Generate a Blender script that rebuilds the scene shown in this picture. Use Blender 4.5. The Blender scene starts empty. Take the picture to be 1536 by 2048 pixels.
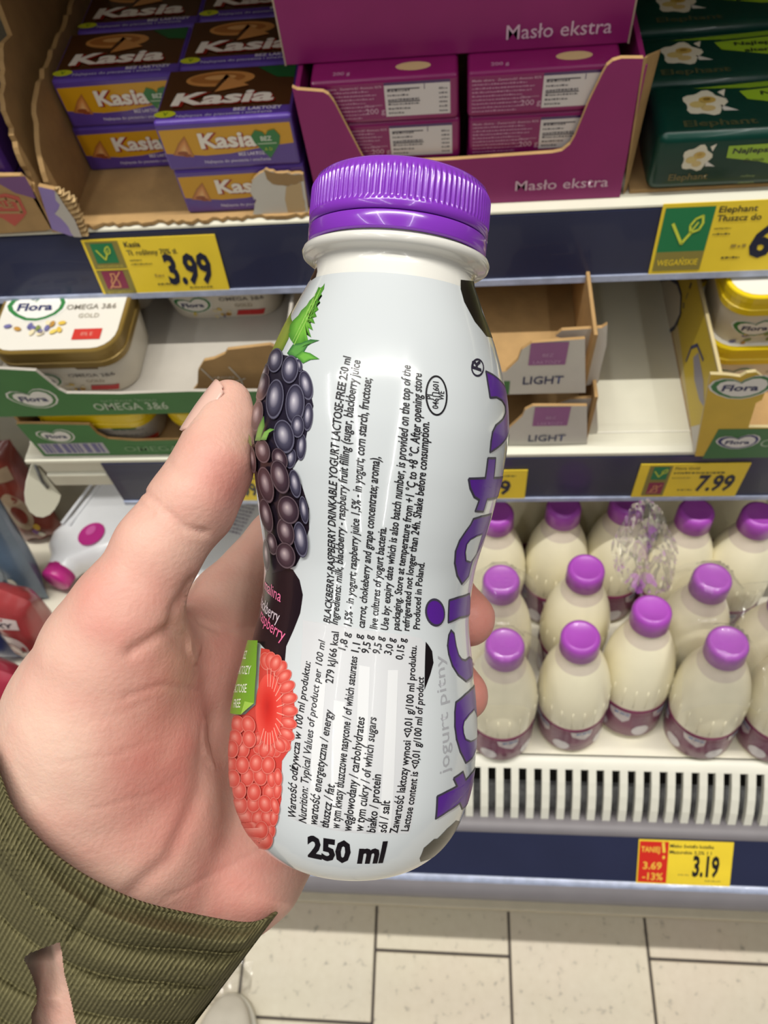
import bpy, bmesh, math, random
import numpy as np
from mathutils import Vector, Matrix
from mathutils.geometry import tessellate_polygon

random.seed(7)
SC = bpy.context.scene
COL = SC.collection
# ------------------------------------------------------------------ camera
F = 1490.0          # focal length in pixels of the 1536 x 2048 frame
HC = 1.5            # the phone is held 1.5 m above the floor
def _n(v): return v / np.linalg.norm(v)
DN = _n(np.array((150., 839., 1490.)))
DP = np.array((126., -2667., 1490.)); DP = _n(DP - DN * DP.dot(DN))
RT = np.cross(DN, DP); RT = RT if RT[0] > 0 else -RT
CX, CY, CZ = [Vector((RT[i], DP[i], -DN[i])) * s for i, s in ((0, 1), (1, -1), (2, -1))]
CAM_LOC = Vector((0, 0, HC))
cam = bpy.data.cameras.new('camera')
cam.sensor_fit = 'AUTO'; cam.sensor_width = 36.0
cam.lens = F / 2048 * 36.0
cam.clip_start = 0.01
camo = bpy.data.objects.new('camera', cam); COL.objects.link(camo)
CAMM = Matrix(((CX[0], CY[0], CZ[0], 0), (CX[1], CY[1], CZ[1], 0), (CX[2], CY[2], CZ[2], HC), (0, 0, 0, 1)))
camo.matrix_world = CAMM
SC.camera = camo
cam.dof.use_dof = True; cam.dof.focus_distance = 0.168; cam.dof.aperture_fstop = 33.0

# ------------------------------------------------------------------ light
SC.view_settings.view_transform = 'Standard'; SC.view_settings.look = 'None'
SC.view_settings.gamma = 1.0; SC.view_settings.use_curve_mapping = False
SC.view_settings.exposure = 0.0
w = bpy.data.worlds.new('shop_air'); SC.world = w; w.use_nodes = True
w.node_tree.nodes['Background'].inputs[0].default_value = (1.0, 0.96, 0.9, 1)
w.node_tree.nodes['Background'].inputs[1].default_value = 0.07
def area(name, loc, sx, sy, power, col, rot=(0, 0, 0)):
    l = bpy.data.lights.new(name, 'AREA'); l.shape = 'RECTANGLE'; l.size = sx; l.size_y = sy
    l.energy = power; l.color = col
    o = bpy.data.objects.new(name, l); o.location = loc; o.rotation_euler = rot; COL.objects.link(o); return o
area('ceiling_row_light', (0.2, 0.48, 6.2), 6.0, 0.06, 300, (1.0, 0.97, 0.9))
for x in (-2.3, -0.85, 1.2):
    area('ceiling_strip_light', (x, -2.4, 4.2), 0.08, 6.0, 38, (1.0, 0.98, 0.94))

# ------------------------------------------------------------------ helpers
def W(px, py, d):
    """world point that the photo shows at (px, py), d metres along the lens axis"""
    return CAM_LOC + CX * ((px - 768) / F * d) - CY * ((py - 1024) / F * d) - CZ * d
def ray(px, py):
    p = np.array((px - 768, py - 1024, F)) / F
    return np.array((RT.dot(p), DP.dot(p), -DN.dot(p)))
def PX(px, py, x): r = ray(px, py); return Vector(r * (x / r[0])) + CAM_LOC
def PY(px, py, y): r = ray(px, py); return Vector(r * (y / r[1])) + CAM_LOC
def PZ(px, py, z): r = ray(px, py); return Vector(r * ((z - HC) / r[2])) + CAM_LOC
def PP(px, py, o, n):
    r = Vector(ray(px, py)); return CAM_LOC + r * ((o - CAM_LOC).dot(n) / r.dot(n))
def lin(h):
    if isinstance(h, str):
        h = h.lstrip('#'); h = tuple(int(h[i:i + 2], 16) / 255 for i in (0, 2, 4))
    return tuple((c / 12.92 if c <= .04045 else ((c + .055) / 1.055) ** 2.4) for c in h[:3]) + (1.0,)
def mixh(a, b, t):
    a = a.lstrip('#'); b = b.lstrip('#')
    return '#' + ''.join('%02x' % max(0, min(255, round(int(a[i:i + 2], 16) * (1 - t) + int(b[i:i + 2], 16) * t))) for i in (0, 2, 4))

_M = {}
def mat(name, hexc, rough=.5, metal=0, var=.06, vscale=40, bump=0, bscale=200, coat=0, spec=.5, alpha=1, trans=0, sss=0, sssr=(.01, .005, .003)):
    if name in _M: return _M[name]
    m = bpy.data.materials.new(name); m.use_nodes = True; nt = m.node_tree; b = nt.nodes['Principled BSDF']
    b.inputs['Roughness'].default_value = rough; b.inputs['Metallic'].default_value = metal
    b.inputs['Specular IOR Level'].default_value = spec; b.inputs['Coat Weight'].default_value = coat
    b.inputs['Alpha'].default_value = alpha; b.inputs['Transmission Weight'].default_value = trans
    if sss:
        b.inputs['Subsurface Weight'].default_value = sss; b.inputs['Subsurface Radius'].default_value = sssr
        b.inputs['Subsurface Scale'].default_value = 1.0
    tc = nt.nodes.new('ShaderNodeTexCoord'); no = nt.nodes.new('ShaderNodeTexNoise')
    no.inputs['Scale'].default_value = vscale; no.inputs['Detail'].default_value = 4
    nt.links.new(tc.outputs['Object'], no.inputs['Vector'])
    if hexc == 'Col':
        src = nt.nodes.new('ShaderNodeVertexColor'); src.layer_name = 'Col'; cs = src.outputs['Color']
        nt.links.new(cs, b.inputs['Base Color'])
    else:
        mr = nt.nodes.new('ShaderNodeMapRange'); mr.inputs[1].default_value = .25; mr.inputs[2].default_value = .75
        mr.inputs[3].default_value = 1 - var; mr.inputs[4].default_value = 1 + var
        nt.links.new(no.outputs['Fac'], mr.inputs[0])
        mx = nt.nodes.new('ShaderNodeVectorMath'); mx.operation = 'SCALE'; mx.inputs[0].default_value = lin(hexc)[:3]
        nt.links.new(mr.outputs[0], mx.inputs['Scale']); nt.links.new(mx.outputs[0], b.inputs['Base Color'])
    if bump:
        n2 = nt.nodes.new('ShaderNodeTexNoise'); n2.inputs['Scale'].default_value = bscale; n2.inputs['Detail'].default_value = 3
        nt.links.new(tc.outputs['Object'], n2.inputs['Vector'])
        bp = nt.nodes.new('ShaderNodeBump'); bp.inputs['Strength'].default_value = bump; bp.inputs['Distance'].default_value = .002
        nt.links.new(n2.outputs['Fac'], bp.inputs['Height']); nt.links.new(bp.outputs[0], b.inputs['Normal'])
    _M[name] = m; return m

class MB:
    """collects shapes and prints, then links them as ONE mesh object"""
    def __init__(s): s.v = []; s.f = []; s.m = []; s.c = []; s.sm = []; s.mats = []
    def mi(s, m):
        if m not in s.mats: s.mats.append(m)
        return s.mats.index(m)
    def add(s, v, f, m, col=None, smooth=True):
        o = len(s.v); k = s.mi(m)
        s.v += [tuple(p) for p in v]
        s.c += (col if col is not None else [(1, 1, 1, 1)] * len(v))
        s.f += [tuple(i + o for i in q) for q in f]; s.m += [k] * len(f); s.sm += [smooth] * len(f)
    def bm(s, b, m, smooth=False):
        b.verts.index_update()
        s.add([v.co[:] for v in b.verts], [[v.index for v in f.verts] for f in b.faces], m, None, smooth); b.free()
    def box(s, lo, hi, m, bev=.001, seg=2, mtx=None):
        b = bmesh.new(); bmesh.ops.create_cube(b, size=1)
        for v in b.verts: v.co = Vector([lo[i] + (hi[i] - lo[i]) * (v.co[i] + .5) for i in range(3)])
        if bev: bmesh.ops.bevel(b, geom=b.edges[:], offset=bev, segments=seg, affect='EDGES', profile=.5)
        if mtx is not None: bmesh.ops.transform(b, matrix=mtx, verts=b.verts[:])
        s.bm(b, m)
    def extrude(s, pts, o, ax, ay, th, m, back=None):
        """2D outline pts in the plane (o, ax, ay), given a thickness th behind its face"""
        o, ax, ay = Vector(o), Vector(ax), Vector(ay); n = ax.cross(ay).normalized()
        P = [o + ax * p[0] + ay * p[1] for p in pts]; Q = [p - n * th for p in P]; N = len(P)
        tr = tessellate_polygon([[Vector((p[0], p[1], 0)) for p in pts]])
        A = sum(pts[i][0] * pts[(i + 1) % N][1] - pts[(i + 1) % N][0] * pts[i][1] for i in range(N))
        def ori(t):
            a, b, c = [pts[i] for i in t]; return (b[0] - a[0]) * (c[1] - a[1]) - (c[0] - a[0]) * (b[1] - a[1]) > 0
        tr = [t if ori(t) else t[::-1] for t in tr]
        s.add(P, tr, m, None, False)
        s.add(Q, [t[::-1] for t in tr], back or m, None, False)
        sd = [(i, (i + 1) % N) for i in range(N)]
        s.add(P + Q, [((b, a, a + N, b + N) if A > 0 else (a, b, b + N, a + N)) for a, b in sd], back or m, None, False)
    def sheet(s, P, Q, m, smooth=True):
        pass
    def prof(s, pts, x0, x1, m, smooth=False):
        """an open (Y, Z) profile swept along X"""
        N = len(pts)
        v = [(x0, p[0], p[1]) for p in pts] + [(x1, p[0], p[1]) for p in pts]
        s.add(v, [(i, i + N, i + 1 + N, i + 1) for i in range(N - 1)], m, None, smooth)
    def lathe(s, prof, m, seg=64, smooth=True, mtx=None):
        """closed surface of revolution about Z from (z, r) pairs"""
        v = []; f = []
        for z, r in prof:
            for k in range(seg):
                a = 2 * math.pi * k / seg; v.append(Vector((r * math.sin(a), -r * math.cos(a), z)))
        for i in range(len(prof) - 1):
            for k in range(seg):
                k2 = (k + 1) % seg; f.append((i * seg + k, i * seg + k2, (i + 1) * seg + k2, (i + 1) * seg + k))
        if mtx is not None: v = [mtx @ p for p in v]
        s.add(v, f, m, None, smooth)
    def loft(s, secs, m, cap=True, smooth=True, n=8):
        """rounded-rectangle sections (z, w, d, r) -> a closed tub shape"""
        v = []; f = []; N = 4 * (n + 1)
        for z, w, d, r in secs:
            for cx, cy, a0 in ((w / 2 - r, d / 2 - r, 0), (-w / 2 + r, d / 2 - r, 90), (-w / 2 + r, -d / 2 + r, 180), (w / 2 - r, -d / 2 + r, 270)):
                for k in range(n + 1):
                    a = math.radians(a0 + 90 * k / n); v.append((cx + r * math.cos(a), cy + r * math.sin(a), z))
        for i in range(len(secs) - 1):
            for k in range(N): f.append((i * N + k, i * N + (k + 1) % N, (i + 1) * N + (k + 1) % N, (i + 1) * N + k))
        s.add(v, f, m, None, smooth)
        if cap:
            s.add(v[:N], [tuple(range(N))[::-1]], m, None, False); s.add(v[-N:], [tuple(range(N))], m, None, False)
    def tube(s, pts, rad, m, seg=8, closed=False):
        P = [Vector(p) for p in pts]; v = []; f = []
        for i, p in enumerate(P):
            t = (P[min(i + 1, len(P) - 1)] - P[max(i - 1, 0)]).normalized()
            a = t.orthogonal().normalized() if i == 0 else (a - t * a.dot(t)).normalized(); b = t.cross(a)
            rr = rad[i] if isinstance(rad, (list, tuple)) else rad
            for k in range(seg):
                q = 2 * math.pi * k / seg; v.append(p + (a * math.cos(q) + b * math.sin(q)) * rr)
        for i in range(len(P) - 1):
            for k in range(seg): f.append((i * seg + k, i * seg + (k + 1) % seg, (i + 1) * seg + (k + 1) % seg, (i + 1) * seg + k))
        f += [tuple(range(seg))[::-1], tuple(range((len(P) - 1) * seg, len(P) * seg))]
        s.add(v, f, m, None, True)
    def art(s, A, fn, m, maxlen=None, dl=.0003):
        """lays the print A on a surface; fn(u, v, lift) -> point"""
        b = bmesh.new(); cl = b.verts.layers.float_color.new('c'); vs = []
        for (u, v, l), c in zip(A.v, A.c):
            q = b.verts.new((u, v, l * .01)); q[cl] = c; vs.append(q)
        for t in A.f:
            if len(set(t)) == 3:
                try: b.faces.new([vs[i] for i in t])
                except ValueError: pass
        if maxlen:
            for _ in range(7):
                L = [e for e in b.edges if e.calc_length() > maxlen]
                if not L: break
                bmesh.ops.subdivide_edges(b, edges=L, cuts=1)
                bmesh.ops.triangulate(b, faces=[f for f in b.faces if len(f.verts) > 3])
        b.verts.index_update()
        s.add([fn(q.co.x, q.co.y, (q.co.z * 100 + 1) * dl) for q in b.verts], [[q.index for q in f.verts] for f in b.faces], m, [tuple(q[cl]) for q in b.verts], True)
        b.free()
    def build(s, name, parent=None):
        me = bpy.data.meshes.new(name); me.from_pydata(s.v, [], s.f)
        for m in s.mats: me.materials.append(m)
        me.polygons.foreach_set('material_index', s.m); me.polygons.foreach_set('use_smooth', s.sm)
        at = me.color_attributes.new('Col', 'FLOAT_COLOR', 'POINT')
        at.data.foreach_set('color', np.array(s.c, dtype=np.float32).ravel())
        me.update()
        o = bpy.data.objects.new(name, me); COL.objects.link(o)
        if parent is not None: o.parent = parent
        return o

_TX = {}
def glyphs(txt, bold, shear):
    k = (txt, bold, shear)
    if k not in _TX:
        cu = bpy.data.curves.new('t', 'FONT'); cu.body = txt; cu.size = 1; cu.resolution_u = 2; cu.shear = shear; cu.offset = bold
        o = bpy.data.objects.new('t', cu); COL.objects.link(o)
        me = bpy.data.meshes.new_from_object(o.evaluated_get(bpy.context.evaluated_depsgraph_get()))
        me.calc_loop_triangles()
        v = [(p.co.x, p.co.y) for p in me.vertices]; f = [tuple(t.vertices) for t in me.loop_triangles]
        bpy.data.objects.remove(o); bpy.data.curves.remove(cu); bpy.data.meshes.remove(me)
        _TX[k] = (v, f)
    return _TX[k]

class Art:
    """flat print: filled shapes with colours, later laid on a face or a curved label"""
    def __init__(s): s.v = []; s.f = []; s.c = []
    def poly(s, pts, col, l=0):
        o = len(s.v); c = lin(col)
        tr = tessellate_polygon([[Vector((p[0], p[1], 0)) for p in pts]])
        s.v += [(p[0], p[1], l) for p in pts]; s.c += [c] * len(pts)
        for t in tr:
            a, b, d = [pts[i] for i in t]
            if (b[0] - a[0]) * (d[1] - a[1]) - (d[0] - a[0]) * (b[1] - a[1]) < 0: t = t[::-1]
            s.f.append(tuple(o + i for i in t))
        return s
    def rect(s, x0, y0, x1, y1, col, l=0): return s.poly([(x0, y0), (x1, y0), (x1, y1), (x0, y1)], col, l)
    def ell(s, cx, cy, rx, ry, col, l=0, rot=0, n=28):
        cr, sr = math.cos(rot), math.sin(rot)
        return s.poly([(cx + rx * math.cos(a) * cr - ry * math.sin(a) * sr, cy + rx * math.cos(a) * sr + ry * math.sin(a) * cr) for a in [2 * math.pi * k / n for k in range(n)]], col, l)
    def blob(s, pts, cols, ctr, l=0, fr=(0, .35, .8, 1)):
        """printed illustration patch: rings of colour from ctr outwards to the outline pts"""
        o = len(s.v); N = len(pts); C = [lin(c) for c in cols]
        s.v.append((ctr[0], ctr[1], l)); s.c.append(C[0])
        for j in range(1, len(cols)):
            for p in pts:
                s.v.append((ctr[0] + (p[0] - ctr[0]) * fr[j], ctr[1] + (p[1] - ctr[1]) * fr[j], l)); s.c.append(C[j])
        A = sum(pts[i][0] * pts[(i + 1) % N][1] - pts[(i + 1) % N][0] * pts[i][1] for i in range(N)) > 0
        for i in range(N):
            k = (i + 1) % N
            q = [(o, o + 1 + i, o + 1 + k)]
            for j in range(len(cols) - 2):
                a, b, c, d = o + 1 + j * N + i, o + 1 + j * N + k, o + 1 + (j + 1) * N + k, o + 1 + (j + 1) * N + i
                q += [(a, d, c), (a, c, b)]
            s.f += q if A else [t[::-1] for t in q]
        return s
    def line(s, pts, wd, col, l=0, closed=False):
        P = [Vector(p[:2]) for p in pts]
        if closed: P = P + [P[0]]
        for a, b in zip(P, P[1:]):
            d = (b - a)
            if d.length < 1e-9: continue
            d = d.normalized(); n = Vector((-d.y, d.x)) * wd / 2; e = d * wd * .25
            s.poly([a - n - e, b - n + e, b + n + e, a + n - e], col, l)
        return s
    def text(s, txt, x, y, cap, col, width=None, align='L', bold=0, shear=0, l=1, up=None, along=None):
        """baseline start (x, y), capital height cap; along/up: unit directions of the line and of the letters"""
        v, f = glyphs(txt, bold, shear); k = cap / .727
        if not v: return s
        x0 = min(p[0] for p in v); x1 = max(p[0] for p in v); kx = k if width is None else width / max(1e-6, x1 - x0)
        sh = {'L': -x0, 'C': -(x0 + x1) / 2, 'R': -x1}[align]
        a = Vector(along or (1, 0)); u = Vector(up or (-a.y, a.x)); o = len(s.v); c = lin(col)
        fl = (a.x * u.y - a.y * u.x) * kx < 0
        for p in v:
            q = Vector((x, y)) + a * ((p[0] + sh) * kx) + u * (p[1] * k); s.v.append((q.x, q.y, l)); s.c.append(c)
        for t in f:
            A, B, C = v[t[0]], v[t[1]], v[t[2]]
            w_ = (B[0] - A[0]) * (C[1] - A[1]) - (C[0] - A[0]) * (B[1] - A[1]) < 0
            t = t[::-1] if w_ != fl else t
            s.f.append(tuple(o + i for i in t))
        return s
def face(o, ax, ay):
    o, ax, ay = Vector(o), Vector(ax).normalized(), Vector(ay).normalized(); n = ax.cross(ay)
    return lambda u, v, l: o + ax * u + ay * v + n * l

def tag(o, label, cat, group=None):
    o['label'] = label; o['category'] = cat
    if group: o['group'] = group
    return o
def thing(name, label, cat, loc=(0, 0, 0), group=None, mtx=None):
    o = bpy.data.objects.new(name, None); COL.objects.link(o); o.empty_display_size = .02
    if mtx is not None: o.matrix_world = mtx
    else: o.location = loc
    return tag(o, label, cat, group)
def struct(o): o['kind'] = 'structure'; return o
def dup(root, loc, label, group=None, mtx=None):
    r = root.copy(); COL.objects.link(r)
    if mtx is not None: r.matrix_world = mtx
    else: r.location = loc
    r['label'] = label
    if group: r['group'] = group
    for ch in list(root.children):
        c = ch.copy(); COL.objects.link(c); c.parent = r
        for g in list(ch.children):
            d = g.copy(); COL.objects.link(d); d.parent = c
    return r
PRINT = mat('print', 'Col', .45); PRINTG = mat('print_gloss', 'Col', .25, coat=.3)
KRAFT = mat('kraft_board', '#b08d5c', .8, var=.12, vscale=60, bump=.15, bscale=300)
KRAFTD = mat('kraft_torn', '#c9ab7a', .9, var=.2, vscale=200, bump=.5, bscale=500)
WHITEC = mat('white_card', '#dcd8ce', .6, var=.04)
def rag(pts, amp, step, rnd):
    """roughens an outline like torn board"""
    out = []
    for a, b in zip(pts, pts[1:]):
        a = Vector(a); b = Vector(b); k = max(1, int((b - a).length / step))
        for i in range(k):
            q = a.lerp(b, i / k); n = Vector((-(b - a).y, (b - a).x)).normalized()
            out.append(q + n * rnd.uniform(-amp, amp))
    out.append(Vector(pts[-1])); return [tuple(p) for p in out]
# ------------------------------------------------------------------ the setting
TX0 = -0.1459; TWX = 0.2326; TWY = 0.47
m = bpy.data.materials.new('floor_tiles'); m.use_nodes = True; nt = m.node_tree; b = nt.nodes['Principled BSDF']
tc = nt.nodes.new('ShaderNodeTexCoord'); n1 = nt.nodes.new('ShaderNodeTexNoise'); n1.inputs['Scale'].default_value = 62; n1.inputs['Detail'].default_value = 6
n2 = nt.nodes.new('ShaderNodeTexNoise'); n2.inputs['Scale'].default_value = 4
nt.links.new(tc.outputs['Object'], n1.inputs['Vector']); nt.links.new(tc.outputs['Object'], n2.inputs['Vector'])
r = nt.nodes.new('ShaderNodeValToRGB'); r.color_ramp.elements[0].position = .27; r.color_ramp.elements[0].color = lin('#a09888')
r.color_ramp.elements[1].position = .39; r.color_ramp.elements[1].color = lin('#d3c8b2')
e = r.color_ramp.elements.new(.8); e.color = lin('#d9cfba')
nt.links.new(n1.outputs['Fac'], r.inputs[0])
mx = nt.nodes.new('ShaderNodeMix'); mx.data_type = 'RGBA'; mx.blend_type = 'MULTIPLY'; mx.inputs[0].default_value = .12
nt.links.new(r.outputs[0], mx.inputs[6]); nt.links.new(n2.outputs['Color'], mx.inputs[7]); nt.links.new(mx.outputs[2], b.inputs['Base Color'])
b.inputs['Roughness'].default_value = .42
FLOOR_M = m; GROUT = mat('grout', '#4a4340', .9)
fb = MB()
fb.add([(-2.5, -2.5, -.002), (2.5, -2.5, -.002), (2.5, 1.6, -.002), (-2.5, 1.6, -.002)], [(0, 1, 2, 3)], GROUT, None, False)
offs = {0: -.034, -1: -.1413, 1: -.30, -2: -.115 - .2, 2: -.027}
for i in range(-9, 10):
    x0 = TX0 + i * TWX; yo = offs.get(i, -.03 - (.235 if i % 2 else 0))
    for j in range(-5, 4):
        fb.box((x0 + .002, yo + j * TWY + .002, -.012), (x0 + TWX - .002, yo + (j + 1) * TWY - .002, 0), FLOOR_M, .0015, 1)
struct(fb.build('floor'))

# the refrigerated display case: one thing with its shelves, rails, grille and bumper
CREAM = mat('cream_enamel', '#d9d6c4', .42, var=.03)
NAVY = mat('navy_strip', '#272c49', .38, var=.1, vscale=14, coat=.2)
GREYP = mat('grey_bumper', '#7b777b', .5, var=.05)
CLEARLIP = mat('pale_lip', '#a9b2cc', .25, var=.2, vscale=90, coat=.4)
DARK = mat('dark_inside', '#24211c', .8, var=.1)
STEEL = mat('speckled_steel', '#6d6d6d', .45, metal=.6, var=.45, vscale=120)
case = thing('refrigerated_display_case', 'open chilled display case with cream shelves, navy price rails and a white slotted grille', 'display case', (0, .6, 0))
def cpart(mb, name):
    o = mb.build(name); o.parent = case; o.matrix_parent_inverse = Matrix.Translation((0, -.6, 0)); return o
XL, XR = -.424, 1.3
b_ = MB(); b_.box((XL - .9, 1.0, .1), (XR, 1.03, 2.1), mat('back_panel', '#6f685a', .6)); cpart(b_, 'back_panel')
# canopy and the shelf above the picture
b_ = MB(); b_.box((XL - .9, .497, 1.332), (XR, 1.0, 1.352), CREAM); cpart(b_, 'upper_shelf')
def shelf(yt, zt, yb, zb, zboard, yback, name, xr0):
    s_ = MB(); s_.box((XL, yt + .009, zboard - .022), (XR, yback, zboard), CREAM, .001)
    s_.prof([(yt + .0095, zboard), (yt + .008, zboard), (yt + .0015, zboard - .0015), (yt + .001, zt + .001)], XL, XR, CREAM)
    o = cpart(s_, name)
    r_ = MB(); d = Vector((0, yt - yb, zt - zb)); n = Vector((0, -d.z, d.y)).normalized()
    r_.extrude([(xr0, 0), (XR, 0), (XR, d.length), (xr0, d.length)], (0, yb, zb), (1, 0, 0), d.normalized(), .004, NAVY); cpart(r_, 'price_rail')
    l_ = MB(); q = Vector((0, yb, zb))
    l_.extrude([(xr0, -.005), (XR, -.005), (XR, .0005), (xr0, .0005)], q + n * .0018, (1, 0, 0), d.normalized(), .005, CLEARLIP); cpart(l_, 'rail_lip')
    return q, d.normalized(), n, d.length
R1 = shelf(.484, 1.104, .474, 1.049, 1.108, .98, 'shelf_board', XL)
R2 = shelf(.386, .912, .380, .8505, .918, .98, 'shelf_board', -.347)
# bare rail holder and end bracket at the left end of the middle shelf
b_ = MB(); b_.box((XL + .01, .386, .872), (-.349, .398, .893), CREAM, .002); b_.box((XL + .01, .389, .893), (-.349, .40, .913), CREAM, .001); cpart(b_, 'rail_holder')
# bracket: a rounded plate in the plane of the shelf end
O = Vector((XL, .40, .90)); N = Vector((.72, -.62, .30)).normalized(); AX = Vector((.65, .76, 0)).normalized(); AY = N.cross(AX)
AX = AY.cross(N)
bp = []
for p in [(66, 925), (60, 940), (53, 965), (50, 988), (52, 1008), (60, 1024), (72, 1033), (86, 1035), (100, 1029), (110, 1018), (118, 1004), (122, 990), (112, 978), (97, 958), (80, 936)]:
    q = PP(*p, O, N) - O; bp.append((q.dot(AX), q.dot(AY)))
b_ = MB(); b_.extrude(bp, O, AX, AY, .002, CREAM)
b_.tube([PP(70, 930, O, N) + N * .001, PP(84, 962, O, N) + N * .001, PP(95, 975, O, N) + N * .001], .0016, STEEL); cpart(b_, 'shelf_bracket')
# sloping bottom deck
KD = math.tan(math.radians(10))
def deckz(y): return .65 - KD * (y - .175)
b_ = MB(); b_.prof([(.173, deckz(.173) - .006), (.173, deckz(.173)), (.95, deckz(.95))], XL - .9, XR, mat('deck_enamel', '#e6e1cf', .45, var=.05, vscale=25)); cpart(b_, 'bottom_deck')
# white slotted grille
GW = mat('white_plastic', '#dedccf', .4, var=.03)
gp = [(.1715, .650), (.1685, .6515), (.158, .6455), (.146, .638), (.134, .629), (.122, .617), (.113, .604), (.110, .596)]
b_ = MB(); b_.prof(gp[:3], XL - .9, XR, GW, True)
cpart(b_, 'grille_top_edge')
g_ = MB(); pitch = .01655; x = -.60
while x < XR - .3:
    w_ = .0041; pv = []
    for k, (y, z) in enumerate(gp[2:]):
        pv += [(x - w_, y, z), (x + w_, y, z), (x + w_, y + .004, z - .006), (x - w_, y + .004, z - .006)]
    fs = []
    for k in range(len(gp) - 3):
        for j in range(4):
            j2 = (j + 1) % 4; fs.append((k * 4 + j, (k + 1) * 4 + j, (k + 1) * 4 + j2, k * 4 + j2))
    g_.add(pv, fs, GW, None, False); x += pitch
cpart(g_, 'grille_slats')
b_ = MB(); b_.prof([(.165, .62), (.165, .59), (.158, .575)], XL - .9, XR, DARK); b_.prof([(.158, .575), (.115, .560), (.10, .585)], XL - .9, XR, STEEL); cpart(b_, 'air_duct')
b_ = MB(); b_.prof([(.125, .588), (.121, .596), (.112, .6035), (.103, .6045), (.0975, .601), (.0972, .598)], XL - .9, XR, GREYP, True); cpart(b_, 'grille_rest')
R3q = Vector((0, .0555, .560)); R3d = Vector((0, .097 - .0555, .04)); 
r_ = MB(); r_.extrude([(XL - .9, 0), (XR, 0), (XR, R3d.length), (XL - .9, R3d.length)], R3q, (1, 0, 0), R3d.normalized(), .004, NAVY); cpart(r_, 'price_rail')
b_ = MB(); b_.prof([(.0565, .5605), (.0525, .5615), (.050, .5595), (.0465, .553)], XL - .9, XR, CLEARLIP, True); cpart(b_, 'rail_lip')
b_ = MB(); b_.prof([(.052, .558), (.044, .556), (.036, .549), (.0325, .540), (.033, .530), (.038, .523), (.06, .52), (.06, .50)], XL - .9, XR, GREYP, True); cpart(b_, 'bumper')
b_ = MB(); b_.prof([(.06, .52), (.075, .40), (.085, .02), (.085, 0)], XL - .9, XR, mat('kick_panel', '#9b968a', .5)); cpart(b_, 'kick_panel')
b_ = MB(); b_.box((XL - .9, .034, 0), (XR, .06, .10), mat('plinth_tile', '#cfc5ae', .5, var=.06, vscale=30), .003); cpart(b_, 'plinth')
R3 = (R3q, R3d.normalized(), Vector((0, -R3d.z, R3d.y)).normalized(), R3d.length)
# ------------------------------------------------------------------ price tags
def leaf_icon(A, x, y, s, col='#d6e04a', l=3):
    A.line([(x - .34 * s, y + .20 * s), (x - .02 * s, y - .36 * s), (x + .16 * s, y - .05 * s)], .075 * s, col, l)
    lf = [(x + .14 * s, y - .06 * s), (x + .10 * s, y + .14 * s), (x + .2 * s, y + .32 * s), (x + .36 * s, y + .40 * s), (x + .40 * s, y + .2 * s), (x + .34 * s, y + .02 * s)]
    A.line(lf, .06 * s, col, l, True); A.line([(x + .14 * s, y - .05 * s), (x + .28 * s, y + .22 * s)], .045 * s, col, l)
def milk_icon(A, x, y, s, l=3):
    c = '#e0a070'
    A.line([(x - .12 * s, y + .34 * s), (x - .10 * s, y + .1 * s), (x - .2 * s, y - .05 * s), (x - .2 * s, y - .36 * s), (x + .16 * s, y - .36 * s), (x + .16 * s, y - .05 * s), (x + .06 * s, y + .1 * s), (x + .08 * s, y + .34 * s)], .06 * s, c, l, True)
    A.line([(x - .36 * s, y - .42 * s), (x + .36 * s, y + .42 * s)], .06 * s, c, l)
YEL = '#f7d838'; INK = '#1d1d2c'; OLV = '#8f8340'; GRN = '#1f7d4c'; MAR = '#8e2c4e'
def scribble(A, x0, x1, y, h, col, l=2, seed=1):
    """rows of tiny unreadable print"""
    rr = random.Random(seed); x = x0
    while x < x1:
        w_ = rr.uniform(.4, 1.6) * h; A.rect(x, y, min(x + w_, x1), y + h * rr.uniform(.6, 1), col, l); x += w_ + h * rr.uniform(.25, .5)
def price_tag(R, corners, label, draw, group='yellow shelf price tags'):
    q, d, n, L = R
    ps = []
    for p in corners:
        w_ = PP(*p, q + n * .001, n); ps.append((w_.x, (w_ - q).dot(d)))
    sp = ps
    # sheared card: left and right edges follow the photo
    x0 = (sp[0][0] + sp[3][0]) / 2; x1 = (sp[1][0] + sp[2][0]) / 2; y0 = (sp[2][1] + sp[3][1]) / 2; y1 = (sp[0][1] + sp[1][1]) / 2
    o = q + n * .0015 + Vector((x0, 0, 0)) + d * y0
    mb = MB(); mb.extrude([(0, 0), (x1 - x0, 0), (x1 - x0, y1 - y0), (0, y1 - y0)], o, (1, 0, 0), d, .0008, mat('tag_paper', YEL, .5, var=.05))
    A = Art(); draw(A, x1 - x0, y1 - y0)
    mb.art(A, face(o, (1, 0, 0), d), PRINT, dl=.0002)
    tag(mb.build('price_tag'), label, 'price tag', group)
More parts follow.
